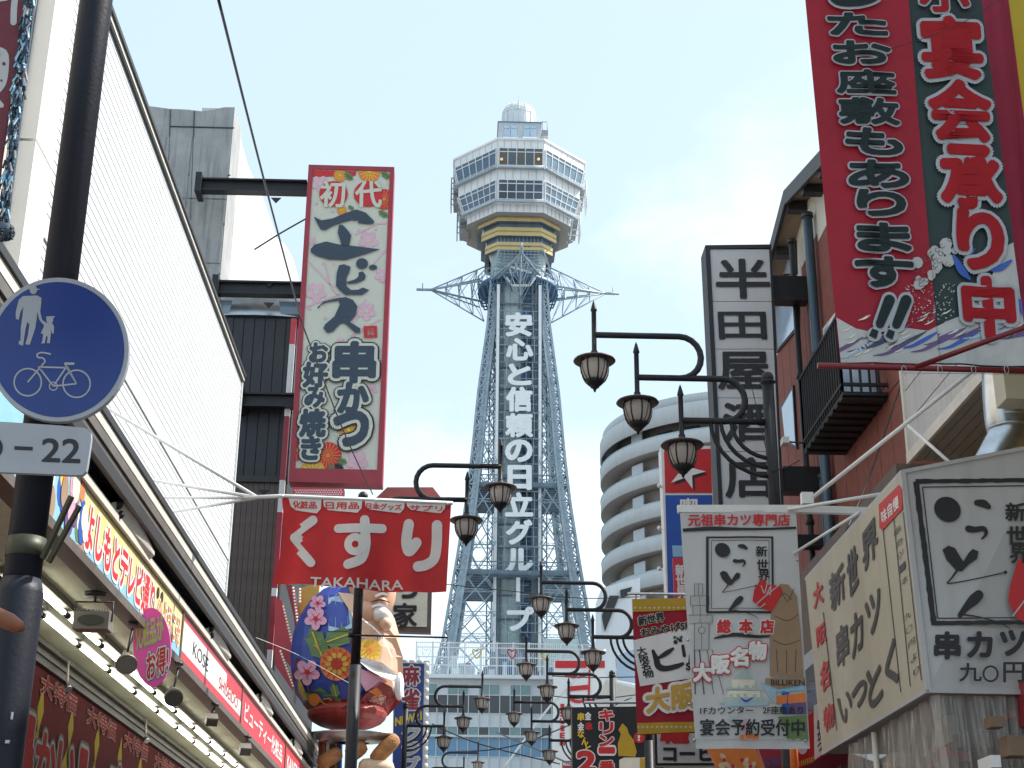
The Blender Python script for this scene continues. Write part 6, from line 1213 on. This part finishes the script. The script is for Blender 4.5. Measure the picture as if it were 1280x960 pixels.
# ---- bits of further signs low down on the right
def sgn(name, lb, Y, quad, m, prints, dp=.08):
    F = YF(Y); t = thing(name, lb, 'sign', F.at(*quad[0])); MB(m).slab([F.at(*p) for p in quad], V((0, dp, 0))).build('board', t); a = MB('ink'); F = YF(Y-.006); prints(a, F); 
    if a.f: a.build('print', t)
    return t
def pr1(a, F):
    rnd = random.Random(6); CLIP[0] = [(886, 936), (944, 936), (960, 972), (906, 972)]; a.m('dough')
    for k in range(9): disc(a, F, 900+rnd.random()*44, 942+rnd.random()*24, 4+rnd.random()*4, 3, 1+k*.1, rnd.random()*3, 9)
    a.m('print_red'); [disc(a, F, 905+k*11, 950+(k % 2)*8, 2.5, lay=3, n=8) for k in range(4)]; CLIP[0] = None
sgn('food_photo_board', 'orange red board with pale food pictures slanting below the white banner', 14, [(884, 934), (944, 934), (962, 975), (905, 975)], 'print_orange', pr1)
sgn('magenta_board', 'dark magenta board at the bottom edge below the white banner', 15, [(946, 930), (985, 930), (985, 975), (962, 975)], 'maroon_frame', lambda a, F: text(a, F, '名物', [(955, 948), (974, 946), (974, 958), (955, 960)], 1, .03, ink='print_purple'))
MB('print_orange').tube([PY(990, 885, 12.6), PY(994, 985, 12.6)], .035, 8).top('orange_post', 'orange post rising at the lower edge just right of the white banner', 'post')
def pr2(a, F):
    a.m('print_white'); shape(a, F, [(1017, 882), (1034, 874), (1040, 935), (1018, 950)], 1); text(a, F, '串かつ', [(1021, 900), (1027, 897), (1028, 938), (1022, 942)], 2, .03, vert=True, ink='ink')
    a.m('print_yellow'); [shape(a, F, quadrect(F, 994+k*2.4, 953-k*.8, 995.2+k*2.4, 960-k*.8), 2) for k in range(10)]; a.m('print_white'); disc(a, F, 1003, 935, 6, 8, 1.5)
sgn('red_white_wall_sign', 'red and white wall sign squeezed between the white banner and the box sign', 12.7, [(992, 905), (1012, 893), (1036, 872), (1040, 950), (992, 975)], 'print_red', pr2)
t = thing('small_awning', 'dark red awning edge under the far corner of the box sign', 'awning', PY(1030, 960, 12.3)); MB('pipe_red').slab([PY(x, y, 12.3) for x, y in ((1000, 962), (1048, 935), (1100, 955), (1110, 985), (1000, 985))], V((0, .4, 0))).build('cloth', t)
t = thing('shop_upper_facade', 'shaded shop front with dark openings between the white banner and the box sign', 'building', (3.9, 14, 0)); 
bx((3.9, 12.9, 0), (4.48, 20.5, 5.9), 'brown_boards').build('wall', t); bx((3.5, 12.95, 4.45), (3.9, 16, 4.6), 'steel').build('canopy', t); bx((3.86, 13.2, 4.7), (3.9, 15.5, 5.6), 'black_metal').build('shutter', t); bx((3.84, 13.3, 3.4), (3.9, 15.5, 4.3), 'window_sky_tint').build('window', t); bx((3.84, 16, 3.4), (3.9, 20, 4.8), 'glass_dark').build('window', t)
# ---- round balconied apartment tower
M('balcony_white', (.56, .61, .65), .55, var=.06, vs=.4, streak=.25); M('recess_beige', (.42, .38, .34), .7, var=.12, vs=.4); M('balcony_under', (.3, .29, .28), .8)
AR = 12.8; AC = V((PY(751, 600, 134).x+AR, 134, 0)); ap = thing('round_apartment_tower', 'white apartment tower with curved stacked balconies behind the star sign', 'building', AC); zt_ = PY(850, 506, 123).z; FHt = 3.0; A0, A1 = pi*.62, pi*1.75
def ring_seg(mb, r, z0, z1, th=.15, n=40): return mb.lathe(AC, [(r, z1), (r, z0), (r-th, z0), (r-th, z1), (r, z1)], n, A0, A1)
MB('recess_beige').lathe(AC, [(0, zt_), (AR-1.7, zt_), (AR-1.7, 0)], 40, A0, A1).build('wall', ap)
MB('balcony_white').lathe(AC, [(0, zt_+.12), (AR-.1, zt_+.12), (AR-.1, zt_+.05)], 48, A0, A1).build('roof', ap); g = MB('balcony_white'); ring_seg(g, AR, zt_-1.5, zt_+.15); ring_seg(g, AR-.25, zt_+.15, zt_+1.0, .1); g.build('parapet', ap)
for f in range(13):
    z = zt_-FHt*(f+1)-.6; g = MB('balcony_white'); ring_seg(g, AR, z-.15, z+1.15); g.m('tower_panel').lathe(AC, [(AR+.03, z+1.15), (AR+.03, z+1.22), (AR-.18, z+1.22), (AR-.18, z+1.15)], 40, A0, A1); g.build('parapet', ap)
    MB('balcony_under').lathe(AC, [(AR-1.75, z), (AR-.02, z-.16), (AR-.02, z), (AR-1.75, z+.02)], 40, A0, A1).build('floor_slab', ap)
    for k in range(9):
        a_ = pi*.95+k*.24; d = V((cos(a_), sin(a_), 0)); t_ = V((-sin(a_), cos(a_), 0))
        if k % 3 == 0: MB('balcony_white').beam(AC+d*(AR-.9)+V((0, 0, z)), AC+d*(AR-.9)+V((0, 0, z+2.5)), .1, 1.5, t_).build('divider', ap)
        else: MB('glass_dark').slab([AC+d*(AR-1.66)+t_*x+V((0, 0, z+y)) for x, y in ((-.8, .1), (.8, .1), (.8, 2.1), (-.8, 2.1))], d*.05).build('window', ap)
    if f == 5: MB('tower_white').sphere(AC+V((cos(3.75+f*.03), sin(3.75+f*.03), 0))*(AR+.3)+V((0, 0, z+1.3)), .3, 12, 8).build('dish', ap)
# grey buildings lower down behind the lamps
gb = thing('grey_panelled_building', 'grey building with dark slanting openings low behind the lamps, right of the lattice tower', 'building', (9, 92, 0)); F9 = YF(84)
MB('facade_white').slab([F9.at(*p) for p in ((752, 735), (800, 722), (800, 1100), (748, 1100))], V((0, 4, 0))).build('wall', gb)
for pg in ([(752, 770), (762, 745), (774, 745), (756, 790)], [(775, 738), (790, 734), (786, 744), (776, 748)]): MB('dark_trim').slab([YF(83.95).at(*p) for p in pg], V((0, -.1, 0))).build('opening', gb)
p2b = thing('pale_low_building', 'pale low building behind the dark lamp post, left of the souvenir banner', 'building', (6, 60, 0)); F9 = YF(62); MB('cream_siding').slab([F9.at(*p) for p in ((757, 850), (800, 862), (800, 1100), (757, 1100))], V((0, 5, 0))).build('wall', p2b); MB('window_sky_tint').slab([YF(61.95).at(*p) for p in ((770, 820), (796, 810), (797, 855), (772, 850))], V((0, .3, 0))).build('window', p2b)
# ---- cables
cabs = [((272, -5, 9), (330, 225, 14), (375, 395, 20), 'thin black cable crossing down in front of the tall cream sign from the top edge', .012), ((374, 395, 20), (430, 540, 24), (466, 618, 28), 'short black cable ending at the foot of the tall cream sign', .012), ((318, 312, 31), (350, 292, 31), (385, 272, 31), 'faint cable stay left of the tall cream sign, below its top beam', .02),
        ((1110, 62, 6.7), (1200, 30, 6.5), (1290, -30, 6.3), 'thin line in front of the yellow and maroon cloths', .002), ((1130, 470, 13), (1085, 600, 13), (1045, 690, 12.5), 'dark cable dropping across the brick cladding', .008), ((940, 485, 17), (990, 700, 16), (1000, 720, 16), 'cable beside the tall white sign', .006),
        ((620, 915, 60), (690, 945, 50), (760, 975, 40), 'slack black cable low across the glass building', .03), ((540, 905, 60), (600, 930, 60), (700, 955, 60), 'upper slack cable low across the glass building', .03), ((560, 940, 50), (650, 930, 50), (790, 872, 50), 'rising cable low across the glass building', .022),
        ((690, 845, 40), (740, 847, 40), (800, 846, 40), 'level cable over the red and white sign', .014), ((690, 870, 40), (740, 874, 40), (800, 868, 40), 'second level cable over the red and white sign', .014), ((690, 745, 60), (740, 748, 60), (800, 746, 60), 'cable running level with the lamps right of the tower', .02), ((630, 960, 70), (690, 880, 70), (757, 812, 70), 'pale guy rod slanting up to the right in front of the glass building', .05),
        ((320, 797, 16), (375, 820, 18), (440, 856, 20), 'thin pale cable slanting over the blue flowered robe', .003), ((555, 730, 60), (600, 735, 60), (690, 744, 60), 'level cable across the tower legs', .02), ((1000, 575, 14.3), (985, 583, 14), (962, 590, 13.9), 'small looped cable by the post of the nearest street lamp', .006)]
for i, (p, q, r, lb, w_) in enumerate(cabs):
    pts = smooth([tuple(PY(*x)) for x in (p, q, r)], 10); m = 'white_paint_metal' if 'pale' in lb else 'black_metal'
    MB(m).tube(pts, w_, 5).top('cable', lb, 'cable', loc=pts[0])
ut = MB('lamp_iron'); p = PY(1012, 560, 13.8)
cm_ = thing('wall_camera', 'small white box fitting on a bracket beside the tall white sign', 'camera', PY(981, 550, 17.6)); p = PY(981, 552, 17.6); MB('white_paint_metal').box(p-V((.04, .08, .04)), p+V((.04, .08, .04))).build('body', cm_); MB('dark_trim').tube([p, V((4.49, 17.7, p.z))], .012, 5).build('arm', cm_)
